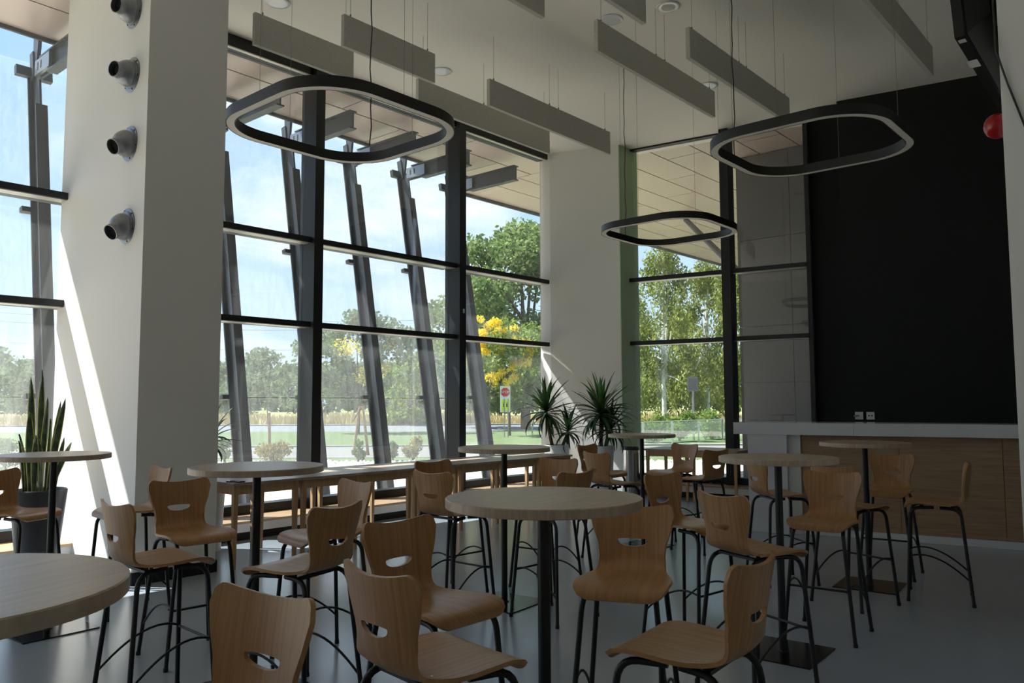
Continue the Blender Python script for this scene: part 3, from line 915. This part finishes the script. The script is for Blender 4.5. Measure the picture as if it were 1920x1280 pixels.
# ------------------------------------------------------------------ bar stool
def make_shell():
    prof = [(.212, .652), (.207, .668), (.192, .680), (.165, .687), (.11, .690), (.05, .687), (-.01, .683), (-.07, .681), (-.12, .684), (-.155, .694), (-.182, .714), (-.198, .742), (-.206, .775), (-.211, .82), (-.214, .86), (-.219, .90), (-.226, .945), (-.235, 1.0)]
    P = np.array(prof)
    L = np.concatenate([[0], np.cumsum(np.linalg.norm(np.diff(P, axis=0), axis=1))])
    def at(s):
        return np.interp(s, L, P[:, 0]), np.interp(s, L, P[:, 1])
    def sof(z):                      # arc length at height z on the backrest
        return np.interp(z, P[11:, 1], L[11:])
    # smooth the profile by fine resample + box filter
    ss = np.linspace(0, L[-1], 241)
    X, Z = np.interp(ss, L, P[:, 0]), np.interp(ss, L, P[:, 1])
    for _ in range(3):
        X[1:-1] = (X[:-2] + X[1:-1] * 2 + X[2:]) / 4 if False else X[1:-1]
    k = np.ones(13) / 13
    Xs = np.convolve(np.pad(X, 6, mode='reflect', reflect_type='odd'), k, 'valid')
    Zs = np.convolve(np.pad(Z, 6, mode='reflect', reflect_type='odd'), k, 'valid')
    L2 = L[-1]
    sB = sof(0.742)
    wk_s = [0, .03, .08, .16, .24, .29, .335, .38, sB + .02, sB + .07, sof(.87), sof(.93), L2]
    wk_w = [.165, .180, .190, .193, .191, .183, .166, .150, .143, .149, .170, .185, .19]
    def width(s):
        return np.interp(s, wk_s, wk_w)
    NT, NS = 28, 64
    V = []; 
    tt = np.sin(np.linspace(-PI / 2, PI / 2, NT + 1)) * 0.35 + np.linspace(-1, 1, NT + 1) * 0.65
    def stop(t):
        a = abs(t)
        if a < .80:
            q = a / .80
            z = .964 + .018 * q * q
        else:
            q = (a - .80) / .20
            z = .982 - .045 * (1 - math.sqrt(max(0, 1 - q * q)))
        return sof(z)
    def sstart(t):
        a = abs(t)
        if a < .7: return 0.0
        q = (a - .7) / .3
        return .05 * (1 - math.sqrt(max(0, 1 - q * q)))
    for i in range(NS + 1):
        for t in tt:
            s0, s1 = sstart(t), stop(t)
            s = s0 + (s1 - s0) * i / NS
            x = np.interp(s, ss, Xs); z = np.interp(s, ss, Zs)
            w = width(s)
            bk = min(1, max(0, (s - .36) / .14)); bk = bk * bk * (3 - 2 * bk)
            x += .036 * bk * t * t
            z += .010 * (1 - bk) * t * t * min(1, s / .1)
            V.append((float(x), float(w * t), float(z)))
    F = []
    n = NT + 1
    for i in range(NS):
        for j in range(NT):
            F.append((i * n + j, i * n + j + 1, (i + 1) * n + j + 1, (i + 1) * n + j))
    me = bpy.data.meshes.new('shell_source')
    me.from_pydata(V, [], F)
    me.materials.append(M['oak'])
    o = link('shell_source', me)
    so = o.modifiers.new('s', 'SOLIDIFY'); so.thickness = .013; so.offset = 0
    # half-moon handle slot
    sl = []
    for a in np.linspace(0, -PI, 15):
        sl.append((.066 * math.cos(a), .822 + .026 * math.sin(a)))
    for a in np.linspace(PI, 0, 9):
        sl.append(((.068 if .01 < a < PI - .01 else .066) * math.cos(a), .824 + .007 * max(0.0, math.sin(a)) ** 0.5))
    m = MB(); q = len(sl)
    m.add([(-.32, p[0], p[1]) for p in sl] + [(-.1, p[0], p[1]) for p in sl], [tuple(range(q)), tuple(range(2 * q - 1, q - 1, -1))] + [(i, q + i, q + (i + 1) % q, (i + 1) % q) for i in range(q)])
    c = m.build('slot_source', 'oak')
    bmx = bmesh.new(); bmx.from_mesh(c.data); bmesh.ops.recalc_face_normals(bmx, faces=bmx.faces); bmx.to_mesh(c.data); bmx.free()
    bo = o.modifiers.new('b', 'BOOLEAN'); bo.object = c; bo.operation = 'DIFFERENCE'; bo.solver = 'EXACT'
    bpy.context.view_layer.update()
    full = bpy.data.meshes.new_from_object(o.evaluated_get(bpy.context.evaluated_depsgraph_get()))
    bpy.data.objects.remove(o); bpy.data.objects.remove(c)
    full.polygons.foreach_set('use_smooth', [True] * len(full.polygons))
    full.set_sharp_from_angle(angle=math.radians(38))
    cn = [tuple(l.vector) for l in full.corner_normals]
    res = []
    co = [tuple(v.co) for v in full.vertices]
    for name, test in (('seat', lambda c: not (c[2] > .70 and c[0] < -.1)), ('backrest', lambda c: c[2] > .70 and c[0] < -.1)):
        mp = {}; vv = []; ff = []; nn = []
        for p in full.polygons:
            if not test(p.center): continue
            f = []
            for li, vi in zip(p.loop_indices, p.vertices):
                if vi not in mp:
                    mp[vi] = len(vv); vv.append(co[vi])
                f.append(mp[vi]); nn.append(cn[li])
            ff.append(f)
        me = bpy.data.meshes.new(name)
        me.from_pydata(vv, [], ff)
        me.materials.append(M['oak'])
        me.polygons.foreach_set('use_smooth', [True] * len(me.polygons))
        me.normals_split_custom_set(nn)
        res.append(me)
    return res

def bend(p0, p1, p2, r, n=6):
    """polyline p0-p1-p2 with the corner at p1 rounded"""
    p0, p1, p2 = Vector(p0), Vector(p1), Vector(p2)
    a = p1 + (p0 - p1).normalized() * r
    b = p1 + (p2 - p1).normalized() * r
    return [p0] + [a * (1 - t) ** 2 + p1 * 2 * t * (1 - t) + b * t * t for t in np.linspace(0, 1, n)] + [p2]

def make_stool():
    root = empty('bar_stool')
    seat_me, back_me = make_shell()
    s = link('seat', seat_me, root)
    link('backrest', back_me, root)
    for x in (-.10, .11):
        for y in (-.115, .115):
            MB().lathe([(.007, 0), (.007, .002), (.004, .0035), (0, .0035)], 8, (x, y, .6905)).build('screw', 'chrome', s)
    for sx in (1, -1):
        for sy in (1, -1):
            foot = (sx * .205, sy * .205, 0.004)
            knee = (sx * (.175 if sx > 0 else .15), sy * .145, .660)
            end = (sx * .02, sy * .125, .664)
            l = MB().tube(bend(foot, knee, end, .07), .0115, 10).build('leg', 'black', root, 60)
            MB().lathe([(.0135, 0), (.0135, .02), (.011, .022)], 10, (sx * .205, sy * .205, 0)).build('foot_cap', 'kick', l)
    fr = MB()
    for x in (-.1, .1):
        fr.bar((x, -.127, .663), (x, .127, .663), .028, .012)
    fr.build('seat_frame', 'black', root)
    def on_leg(sx, sy, z):
        t = z / .66
        kx = .175 if sx > 0 else .15
        return Vector((sx * (.205 + (kx - .205) * t), sy * (.205 + (.145 - .205) * t), z))
    a, b = on_leg(1, -1, .31), on_leg(1, 1, .31)
    MB().tube([a, b], .007, 8).build('footrest', 'black', root, 60)
    for sy in (1, -1):
        a, b = on_leg(1, sy, .315), on_leg(-1, sy, .17)
        pts = []
        for t in np.linspace(0, 1, 12):
            p = a.lerp(b, t)
            p.z += .30 * t * (1 - t) * (1 - .25 * t)
            pts.append(p)
        MB().tube(pts, .006, 8).build('stretcher', 'black', root, 60)
    return root

G_ST = 'oak bar stools around the round tables'
STOOLS = [
    (1.964, 6.215, 296, 'oak bar stool cut by the picture edge, in front of the snake plant'),
    (2.526, 5.749, 176, 'oak bar stool against the base of the broad pillar, behind a darker stool'),
    (2.316, 4.480, 265, 'oak bar stool in front of the broad pillar, seat turned to the camera'),
    (1.820, 3.842, 358, 'oak bar stool seen from its side between the nearest cut-off table and the broad pillar'),
    (0.888, 1.720, 187, 'oak bar stool whose backrest alone shows at the bottom of the picture'),
    (1.645, 1.730, 353, 'front oak bar stool seen from behind, pushed to the central table'),
    (2.096, 2.218, 270, 'dark-looking oak stool behind the front stool, across the central table corner'),
    (2.181, 3.188, 104, 'oak bar stool with its back to us at the pillar table, right of the pole'),
    (2.775, 3.839, 173, 'oak bar stool between the pillar table and the window bench, seat in sunlight'),
    (3.888, 3.930, 1, 'oak bar stool seen from behind just left of the central tabletop'),
    (4.346, 4.433, 266, 'dark oak stool whose backrest peeks out behind the stool left of the central table'),
    (5.002, 4.015, 187, 'oak bar stool facing us beyond the central tabletop'),
    (4.319, 3.400, 87, 'dark oak backrest just rising above the central tabletop'),
    (6.240, 4.213, 346, 'oak bar stool before the yuccas, seen from behind, seat pointing to the bin'),
    (7.100, 4.920, 272, 'dark oak stool directly below the yucca pots'),
    (2.870, 1.880, 204, 'oak bar stool facing us at the right rim of the central table'),
    (4.450, 2.450, 262, 'oak bar stool between the corner bench and the mid bar-side table'),
    (3.904, 1.791, 338, 'oak bar stool seen from behind, centre right at the mid bar-side table'),
    (2.240, 1.232, 94, 'nearest oak bar stool with empty seat turned to the left, bottom right'),
    (7.643, 4.389, 168, 'oak bar stool before the end window, facing us'),
    (7.140, 3.800, 78, 'dark oak stool in front of the end window bench, its back to us'),
    (6.330, 2.670, 320, 'oak bar stool half hidden by the pole of the mid bar-side table'),
    (5.103, 1.862, 185, 'oak bar stool facing us beside the pole of the mid bar-side table'),
    (5.981, 1.991, 342, 'oak bar stool right behind the one facing us, seat to the bar'),
    (7.158, 2.080, 186, 'oak bar stool facing us against the wooden bar front'),
    (6.538, 1.565, 103, 'oak bar stool seen in profile, farthest along the bar'),
]
st0 = make_stool()
for i, (x, y, a, lab) in enumerate(STOOLS):
    o = st0 if i == 0 else copy_tree(st0)
    o.location = (x, y, 0)
    o.rotation_euler = (0, 0, math.radians(a))
    tag(o, lab, 'bar stool', G_ST)

# ------------------------------------------------------------------ round bar tables
def make_table():
    root = empty('bar_table')
    R = .335
    top = MB().lathe([(0, 1.078), (R - .002, 1.078), (R, 1.08), (R, 1.107), (R - .003, 1.11), (0, 1.11)], 72).build('tabletop', 'top', root, 40)
    MB().lathe([(.0215, .012), (.0215, 1.07)], 20).build('pole', 'black', root, 60)
    MB().box(-.11, .11, -.11, .11, 1.068, 1.0779).build('top_plate', 'black', root)
    MB().box(-.225, .225, -.225, .225, 0, .008).build('base_plate', 'black_gloss', root)
    MB().lathe([(.034, .008), (.032, .012), (.0225, .013)], 20).build('collar', 'black', root, 60)
    return root
TABLES = [
    (1.98, 5.66, 3, 'round bar table in front of the snake plant pot'),
    (0.391, 1.719, 20, 'nearest round bar table, cut off by the picture edge'),
    (2.274, 3.732, -4, 'round bar table before the broad pillar and window bench'),
    (2.15, 1.735, 8, 'large-looking round bar table in the centre of the picture'),
    (4.38, 3.90, 5, 'round bar table behind the central one, before the second mullion'),
    (6.97, 4.35, 0, 'farthest round bar table, beside the yuccas and the steel bin'),
    (4.57, 1.93, 3, 'round bar table standing before the white end panel of the bar'),
    (6.62, 2.085, 6, 'round bar table right up at the wooden bar front'),
]
tb0 = make_table()
for i, (x, y, a, lab) in enumerate(TABLES):
    o = tb0 if i == 0 else copy_tree(tb0)
    o.location = (x, y, 0)
    o.rotation_euler = (0, 0, math.radians(a))
    tag(o, lab, 'bar table', 'round bar tables')

# ------------------------------------------------------------------ window tables
def make_bench(w=.694, d=.80):
    root = empty('window_table')
    MB().box(0, w, 0, d, .715, .74).build('tabletop', 'top', root)
    for a in ((.05, w - .05, .03, .05), (.05, w - .05, d - .05, d - .03)):
        MB().box(*a, .635, .714).build('apron', 'birch', root)
    for a in ((.03, .05, .05, d - .05), (w - .05, w - .03, .05, d - .05)):
        MB().box(*a, .635, .714).build('apron', 'birch', root)
    for x in (.02, w - .065):
        for y in (.02, d - .065):
            m = MB()
            z0, z1 = 0.0, .714
            k = .008
            cx, cy = x + .0225, y + .0225
            v = [(cx + a * (.0225 - k), cy + b * (.0225 - k), z0) for a, b in ((-1, -1), (1, -1), (1, 1), (-1, 1))] + [(cx + a * .0225, cy + b * .0225, z1) for a, b in ((-1, -1), (1, -1), (1, 1), (-1, 1))]
            m.add(v, [(3, 2, 1, 0), (4, 5, 6, 7), (0, 1, 5, 4), (1, 2, 6, 5), (2, 3, 7, 6), (3, 0, 4, 7)])
            m.build('leg', 'birch', root)
    return root
ordn = ['first', 'second', 'third', 'fourth', 'fifth', 'sixth', 'last']
bn0 = make_bench()
for i in range(7):
    o = bn0 if i == 0 else copy_tree(bn0)
    o.location = (3.69 + .70 * i, 6.43, 0)
    tag(o, ('wooden table with a phone on it, first of the window row from the broad pillar' if i == 0 else '%s wooden table of the window row, counted from the broad pillar' % ordn[i]), 'table', 'row of wooden tables along the window')
for i in range(2):
    o = copy_tree(bn0)
    x, y = 10.34 + .108 * i, 6.42 - .70 * i
    o.location = (x, y, 0)
    o.rotation_euler = (0, 0, BA - PI)
    tag(o, ['wooden table at the end window next to the steel bin', 'wooden table at the end window next to the bar'][i], 'table', 'wooden tables at the end window')
t = thing('phone', 'black phone lying on the first window table', 'phone', (3.77, 6.53, .74), .3)
MB().box(-.037, .037, -.075, .075, 0, .009).build('case', 'black', t)
MB().box(-.034, .034, -.071, .071, .009, .0098).build('display', 'screen', t)

# ------------------------------------------------------------------ air nozzles on the broad pillar
def make_nozzle():
    root = empty('air_nozzle')
    ax = Matrix.Rotation(-PI / 2, 4, 'Y')           # lathe axis -> local -x
    fl = MB().lathe([(.0, .0), (.148, .0), (.15, .003), (.148, .007), (.125, .010), (.122, .024), (.112, .026), (0.0, .026)], 40, (0, 0, 0), ax).build('flange', 'steel', root, 50)
    for k in range(6):
        a = 2 * PI * k / 6 + .3
        MB().lathe([(.007, .0075), (.007, .012), (0, .0125)], 8, (0, .136 * math.cos(a), .136 * math.sin(a)), ax).build('screw', 'kick', fl)
    d = ax
    prof = [(.113, .0), (.113, .022), (.110, .045), (.103, .067), (.092, .086), (.080, .100), (.071, .110), (.067, .122), (.066, .165), (.061, .165), (.060, .14), (.055, .10), (0, .095)]
    MB().lathe(prof, 36, (0, 0, 0), d).build('bell', 'steel', root, 50)
    MB().lathe([(.0595, .125), (.0, .118)], 24, (0, 0, 0), d).build('throat', 'dark', root)
    return root
nz0 = make_nozzle()
NZ = [(4.79, 'topmost', 6), (4.23, 'second', 4), (3.63, 'third', 26), (2.92, 'lowest', 30)]
def aim(o, tilt):
    for c in o.children:
        if c.name.startswith(('bell', 'throat')):
            c.location = (-.012, 0, 0)
            c.rotation_euler = (0, -math.radians(tilt), math.radians(16))
for i, (z, w, tl) in enumerate(NZ):
    o = nz0 if i == 0 else copy_tree(nz0)
    o.location = (2.873, 6.80, z)
    aim(o, tl)
    tag(o, ('grey metal air nozzle on the sunlit pillar side, %s from the top' % w), 'air nozzle', 'air nozzles on the lit pillar side')
for i, (z, w, tl) in enumerate(NZ):
    o = copy_tree(nz0)
    o.location = (3.572, 6.85, z + .02)
    aim(o, tl)
    o.rotation_euler = (0, 0, PI)
    tag(o, ('air nozzle peeking past the far edge of the broad pillar, %s from top' % w), 'air nozzle', 'air nozzles on the far pillar side')

# ------------------------------------------------------------------ ceiling: baffles, downlights, rings
def baffle(x0, x1, y, label, wires=True):
    t = thing('acoustic_baffle', label, 'baffle', ((x0 + x1) / 2, y, 4.76), 0, 'felt acoustic baffles under the ceiling')
    n = max(1, round((x1 - x0) / 1.2)); w = (x1 - x0) / n
    for i in range(n):
        a = x0 - (x0 + x1) / 2 + i * w
        MB().box(a + .001, a + w - .001, -.022, .022, 0, .31).build('panel', 'felt', t)
        for dx in (.09, w - .09):
            MB().tube([(a + dx, 0, .31), (a + dx, 0, HC - 4.76)], .0018, 5).build('wire', 'wire', t)
            MB().lathe([(.008, 0), (.008, .03), (.003, .035)], 8, (a + dx, 0, .31)).build('ferrule', 'wire', t)
baffle(3.86, 5.00, 6.55, 'grey felt baffle nearest the broad pillar, in the window row')
baffle(4.43, 5.60, 5.96, 'short grey felt baffle above the nearest ring lamp')
baffle(5.90, 8.27, 6.55, 'long grey felt baffle hung closest to the window glass')
baffle(6.44, 8.84, 5.96, 'long grey felt baffle ending in front of the corner pillar')
baffle(6.09, 8.48, 4.24, 'long grey felt baffle above the farthest ring lamp')
baffle(6.81, 9.26, 3.66, 'long grey felt baffle pointing at the black wall')
baffle(2.85, 5.25, 4.21, 'grey felt baffle cut by the top of the picture, its end left of the twin')
baffle(3.53, 5.93, 3.61, 'grey felt baffle cut by the top of the picture beside a downlight')
baffle(6.46, 8.87, 2.0, 'grey felt baffle nearest the television')

def downlight(x, y, label, mesh=False):
    t = thing('downlight' if not mesh else 'ceiling_speaker', label, 'downlight' if not mesh else 'speaker', (x, y, HC), 0, None if mesh else 'recessed ceiling downlights')
    MB().lathe([(.095, -.001), (.125, -.001), (.128, -.006), (.122, -.012), (.095, -.012)], 32).build('rim', 'gloss_white', t, 60)
    if mesh:
        MB().lathe([(.0, -.016), (.095, -.011)], 24).build('grille', 'felt', t)
    else:
        # bowl standing just proud of the ceiling skin
        MB().lathe([(.096, -.002), (.090, .05), (.07, .10), (.045, .13), (0, .135)], 28).build('reflector', 'chrome', t, 60)
    return t
downlight(4.467, 7.119, 'downlight at the top above the baffle nearest the pillar')
downlight(6.806, 7.099, 'downlight beside the end of the short baffle')
downlight(7.084, 4.725, 'downlight at the near end of a long baffle near the picture top')
downlight(9.463, 4.798, 'downlight between two long baffles near the end window')
downlight(9.83, 2.40, 'downlight half hidden by the baffle nearest the television')
downlight(7.247, 4.113, 'round flat ceiling speaker near the top of the picture', True)

def ring(cx, cy, z, L, label, cord):
    t = thing('ring_lamp', label, 'pendant lamp', (cx, cy, z), 0, 'black rounded-square ring lamps')
    def outline(L, r, n=14):
        p = []
        for sx, sy, a0 in ((1, 1, 0), (-1, 1, 90), (-1, -1, 180), (1, -1, 270)):
            for a in np.radians(np.linspace(a0, a0 + 90, n)):
                p.append((sx * (L / 2 - r) + r * math.cos(a), sy * (L / 2 - r) + r * math.sin(a)))
        return p
    def band(sec, name, mat):
        m = MB(); v = []; f = []
        n = len(outline(L, .3)); k = len(sec)
        for off, h in sec:
            for p in outline(L - 2 * off, .40 * L / 1.27 - off):
                v.append((p[0], p[1], h))
        for j in range(k):
            for i in range(n):
                a, b = j * n + i, j * n + (i + 1) % n
                c, d = ((j + 1) % k) * n + (i + 1) % n, ((j + 1) % k) * n + i
                f.append((a, d, c, b))
        m.add(v, f)
        return m.build(name, mat, t, 45)
    band([(0, 0), (0, .07), (.06, .07), (.06, 0), (.055, 0), (.055, .012), (.005, .012), (.005, 0)], 'housing', 'black')
    band([(.0055, .001), (.0055, .011), (.0545, .011), (.0545, .001)], 'diffuser', 'diffuser')
    for sx, sy in ((-.42, 0), (.42, 0), (0, .42), (0, -.42)):
        x, y = sx * L / .84 * .955, sy * L / .84 * .955
        MB().tube([(x, y, .07), (x, y, HC - z)], .0014, 5).build('wire', 'wire', t)
    x, y = cord
    r = random.Random(cx)
    pts = [(x + r.uniform(-.008, .008), y + r.uniform(-.008, .008), h) for h in np.linspace(.07, HC - z, 16)]
    MB().tube(pts, .0045, 6).build('power_cord', 'cord', t)
ring(3.25, 4.36, 3.28, 1.32, 'black ring lamp nearest the broad pillar and window', (.48, .30))
ring(5.79, 2.13, 3.28, 1.27, 'black ring lamp hanging in front of the black wall', (-.02, .58))
ring(7.67, 4.40, 3.28, 1.29, 'smallest-looking black ring lamp in front of the end window', (.05, .59))

# ------------------------------------------------------------------ television on the side pillar
pil3 = pillar('pillar', [(3.72, .585), (5.6, .585), (5.6, -.6), (3.72, -.6)], 'white pillar at the right edge carrying the television')
t = thing('television', 'black wall television seen from below at the right edge', 'television', (3.8, .62, 3.0))
MB().add([(0, .14, 0), (1.2, .17, 0), (1.2, .21, .7), (0, .18, .7), (0, .10, .0), (1.2, .13, 0), (1.2, .17, .7), (0, .14, .7)],
         [(0, 3, 2, 1), (4, 5, 6, 7), (0, 1, 5, 4), (1, 2, 6, 5), (2, 3, 7, 6), (3, 0, 4, 7)]).build('screen_frame', 'black', t)
hb = MB().add([(.05, .10, .03), (1.15, .13, .03), (1.15, .17, .66), (.05, .14, .66), (.12, .02, .12), (1.08, .04, .12), (1.08, .07, .6), (.12, .05, .6)],
         [(0, 3, 2, 1), (4, 5, 6, 7), (0, 1, 5, 4), (1, 2, 6, 5), (2, 3, 7, 6), (3, 0, 4, 7)]).build('rear_housing', 'black', t)
MB().box(.3, .9, -.035, .05, .2, .5).build('wall_bracket', 'kick', t)
MB().add([(.03, .105, -.002), (.07, .106, -.002), (.07, .135, -.002), (.03, .134, -.002)], [(0, 3, 2, 1)]).build('sticker', 'sticker', t)
MB().add([(.30, .112, -.002), (.40, .114, -.002), (.40, .158, -.002), (.30, .155, -.002)], [(0, 3, 2, 1)]).build('sticker', 'sticker', t)
t = thing('fire_ball', 'glossy red ball on the pillar below the television', 'red ball', (3.95, .64, 2.62))
prof = [(.055 * math.sin(a), -.055 * math.cos(a)) for a in np.linspace(0, PI, 17)]
MB().lathe(prof, 28).build('ball', 'red', t, 60)
MB().box(-.03, .03, -.055, -.03, -.03, .03).build('bracket', 'gloss_white', t)
pts = [(3.76, .62, 3.35), (3.735, .60, 3.1), (3.70, .592, 2.86), (3.712, .56, 2.72), (3.713, .50, 2.5), (3.713, .46, 2.2), (3.713, .45, 1.9)]
tag(MB().tube(pts, .004, 6).build('television_cable', 'black', smooth=60), 'black cable hanging from the television down the pillar', 'cable')

# ------------------------------------------------------------------ bin
t = thing('waste_bin', 'cylindrical polished steel bin with black rim by the corner pillar', 'bin', (10.55, 6.78, 0))
MB().lathe([(.0, .0), (.125, .0), (.125, .72), (.115, .72), (.115, .2), (0, .2)], 36).build('body', 'chrome', t, 50)
MB().lathe([(.128, .70), (.13, .705), (.13, .735), (.12, .745), (.10, .735), (.11, .70)], 36).build('rim', 'black', t, 50)
MB().lathe([(.128, .0), (.128, .03), (.125, .032)], 36).build('foot_ring', 'black', t, 50)

# ------------------------------------------------------------------ plants
def strap_leaf(L, w, droop, name, mat, fold=.25, seg=8):
    """narrow pointed leaf growing along +x then curving down; folded along its rib"""
    m = MB(); v = []; f = []
    a = 0.0; x = z = 0.0
    for i in range(seg + 1):
        t = i / seg
        ww = w * (0.45 + 1.6 * t) if t < .3 else w * .93 * (1 - ((t - .3) / .7) ** 2.2) + .0008
        ww = max(ww, .0008)
        nx, nz = -math.sin(a), math.cos(a)
        v += [(x + nx * fold * ww, -ww, z + nz * fold * ww), (x, 0, z), (x + nx * fold * ww, ww, z + nz * fold * ww)]
        v += [(x - nx * .003, 0, z - nz * .003)]
        x += L / seg * math.cos(a); z += L / seg * math.sin(a)
        a -= droop / seg * (0.4 + 1.2 * t)
    for i in range(seg):
        k = 4 * i
        f += [(k, k + 4, k + 5, k + 1), (k + 1, k + 5, k + 6, k + 2), (k + 2, k + 6, k + 7, k + 3), (k + 3, k + 7, k + 4, k)]
    m.add(v, f)
    return m.mesh(name, mat, 60)
LEAVES = [strap_leaf(.55, .030, d, 'leaf', mt) for d, mt in ((.5, 'palm'), (1.1, 'palm'), (1.8, 'palm'), (2.4, 'palm'), (.35, 'palm2'), (.9, 'palm2'))]
def yucca(loc, label, heads, pot, group, seed):
    r = random.Random(seed)
    t = thing('potted_yucca', label, 'plant', loc, 0, group)
    H, R0, R1 = pot
    pt = MB().lathe([(0, 0), (R0, 0), (R1, H), (R1 - .02, H), (R1 - .025, H - .06), (0, H - .06)], 36).build('pot', 'pot_white', t, 50)
    MB().lathe([(R1 - .03, H - .055), (0, H - .03)], 24).build('soil', 'soil', pt)
    for hx, hy, hz, sc_, n in heads:
        MB().tube([(hx * .4, hy * .4, H - .06), (hx * .8, hy * .8, (H + hz) / 2), (hx, hy, hz)], [.028, .024, .02], 8).build('stem', 'bark', t, 60)
        for i in range(n):
            k = i / n
            el_ = math.radians(86 - 120 * k ** .8 + r.uniform(-8, 8))
            az = i * 2.39996 + r.uniform(-.2, .2)
            me = LEAVES[r.choice((0, 4, 5) if k < .35 else (1, 1, 0) if k < .7 else (2, 2, 3))]
            o = link('leaf', me, t, (hx, hy, hz + .03 - .10 * k), (r.uniform(-.5, .5), -el_, az))
            s = sc_ * r.uniform(.8, 1.12) * (1.0 if k < .75 else .85)
            o.scale = (s, s * r.uniform(.9, 1.2), s)
GY = 'potted yuccas'
yucca((9.52, 7.42, 0), 'potted yucca with two heads next to the window bench end', [(-.10, .12, 1.30, .98, 56), (.1, -.14, 1.02, .74, 40)], (.80, .15, .19), GY, 1)
yucca((9.72, 6.76, 0), 'taller potted yucca in front of the white corner pillar', [(0, 0, 1.28, 1.05, 70), (.10, -.1, 1.05, .85, 44)], (.80, .15, .19), GY, 2)
yucca((4.03, 7.47, 0), 'yucca mostly hidden behind the broad pillar, leaf tips showing', [(0, 0, 1.08, .60, 34)], (.60, .12, .15), GY, 3)

def snake_plant(loc):
    r = random.Random(5)
    t = thing('snake_plant', 'tall snake plant in a dark tapered pot by the pillar', 'plant', loc)
    H, R0, R1 = .74, .13, .205
    pt = MB().lathe([(0, 0), (R0, 0), (R1, H), (R1 - .008, H + .01), (R1 - .02, H), (R1 - .025, H - .05), (0, H - .05)], 40).build('pot', 'pot_dark', t, 50)
    MB().lathe([(R1 - .03, H - .045), (0, H - .02)], 24).build('soil', 'soil', pt)
    L = [(-.02, .03, -.03, 1.02, .036), (-.05, -.02, -.09, .96, .036), (.07, .0, .185, .79, .034), (.05, .05, .12, .77, .026), (.03, -.04, .065, .80, .028), (-.03, -.07, -.06, .68, .040),
         (-.08, .02, -.185, .50, .030), (-.09, -.05, -.145, .45, .024), (.10, -.03, .265, .44, .030), (.09, .05, .16, .47, .026), (.01, -.09, .01, .50, .034), (.06, -.08, .05, .42, .036), (-.06, .07, -.05, .55, .026), (.0, .08, .03, .62, .024), (-.11, .0, -.13, .33, .034)]
    rx, ry = math.sin(YAW), -math.cos(YAW)
    gx, gy = math.cos(YAW), math.sin(YAW)
    for b_, dd, tip, h, w in L:
        m = MB(); v = []; f = []
        seg = 10
        tw = r.uniform(-.7, .7)
        for i in range(seg + 1):
            k = i / seg
            ww = w * .8 * (.42 + .58 * math.sin(min(1, k / .62) * PI / 2) if k < .62 else math.sqrt(max(0, 1 - ((k - .62) / .38) ** 2)) * (1 - .25 * (k - .62) / .38)) + .0008
            a = YAW - PI / 2 + tw * (.3 + .7 * k)
            dx, dy = math.cos(a), math.sin(a)
            la = b_ + (tip - b_) * k ** 1.3
            cx, cy = rx * la + gx * dd, ry * la + gy * dd
            z = H - .05 + h * k
            for q, c in ((-1, .0), (0, -.012), (1, .0)):
                v.append((cx + dx * ww * q - dy * c, cy + dy * ww * q + dx * c, z))
            v.append((cx - dy * -.006, cy + dx * -.006, z))
        for i in range(seg):
            k = 4 * i
            f += [(k, k + 1, k + 5, k + 4), (k + 1, k + 2, k + 6, k + 5), (k + 2, k + 3, k + 7, k + 6), (k + 3, k, k + 4, k + 7)]
        m.add(v, f)
        o = m.build('leaf', 'snake', t, 60)
        ul = o.data.uv_layers.new(name='UVMap')
        cols = [0.0, .5, 1.0, .5]
        for l in o.data.loops:
            ul.data[l.index].uv = (cols[l.vertex_index % 4], (l.vertex_index // 4) / seg)
snake_plant((2.40, 7.15, 0))
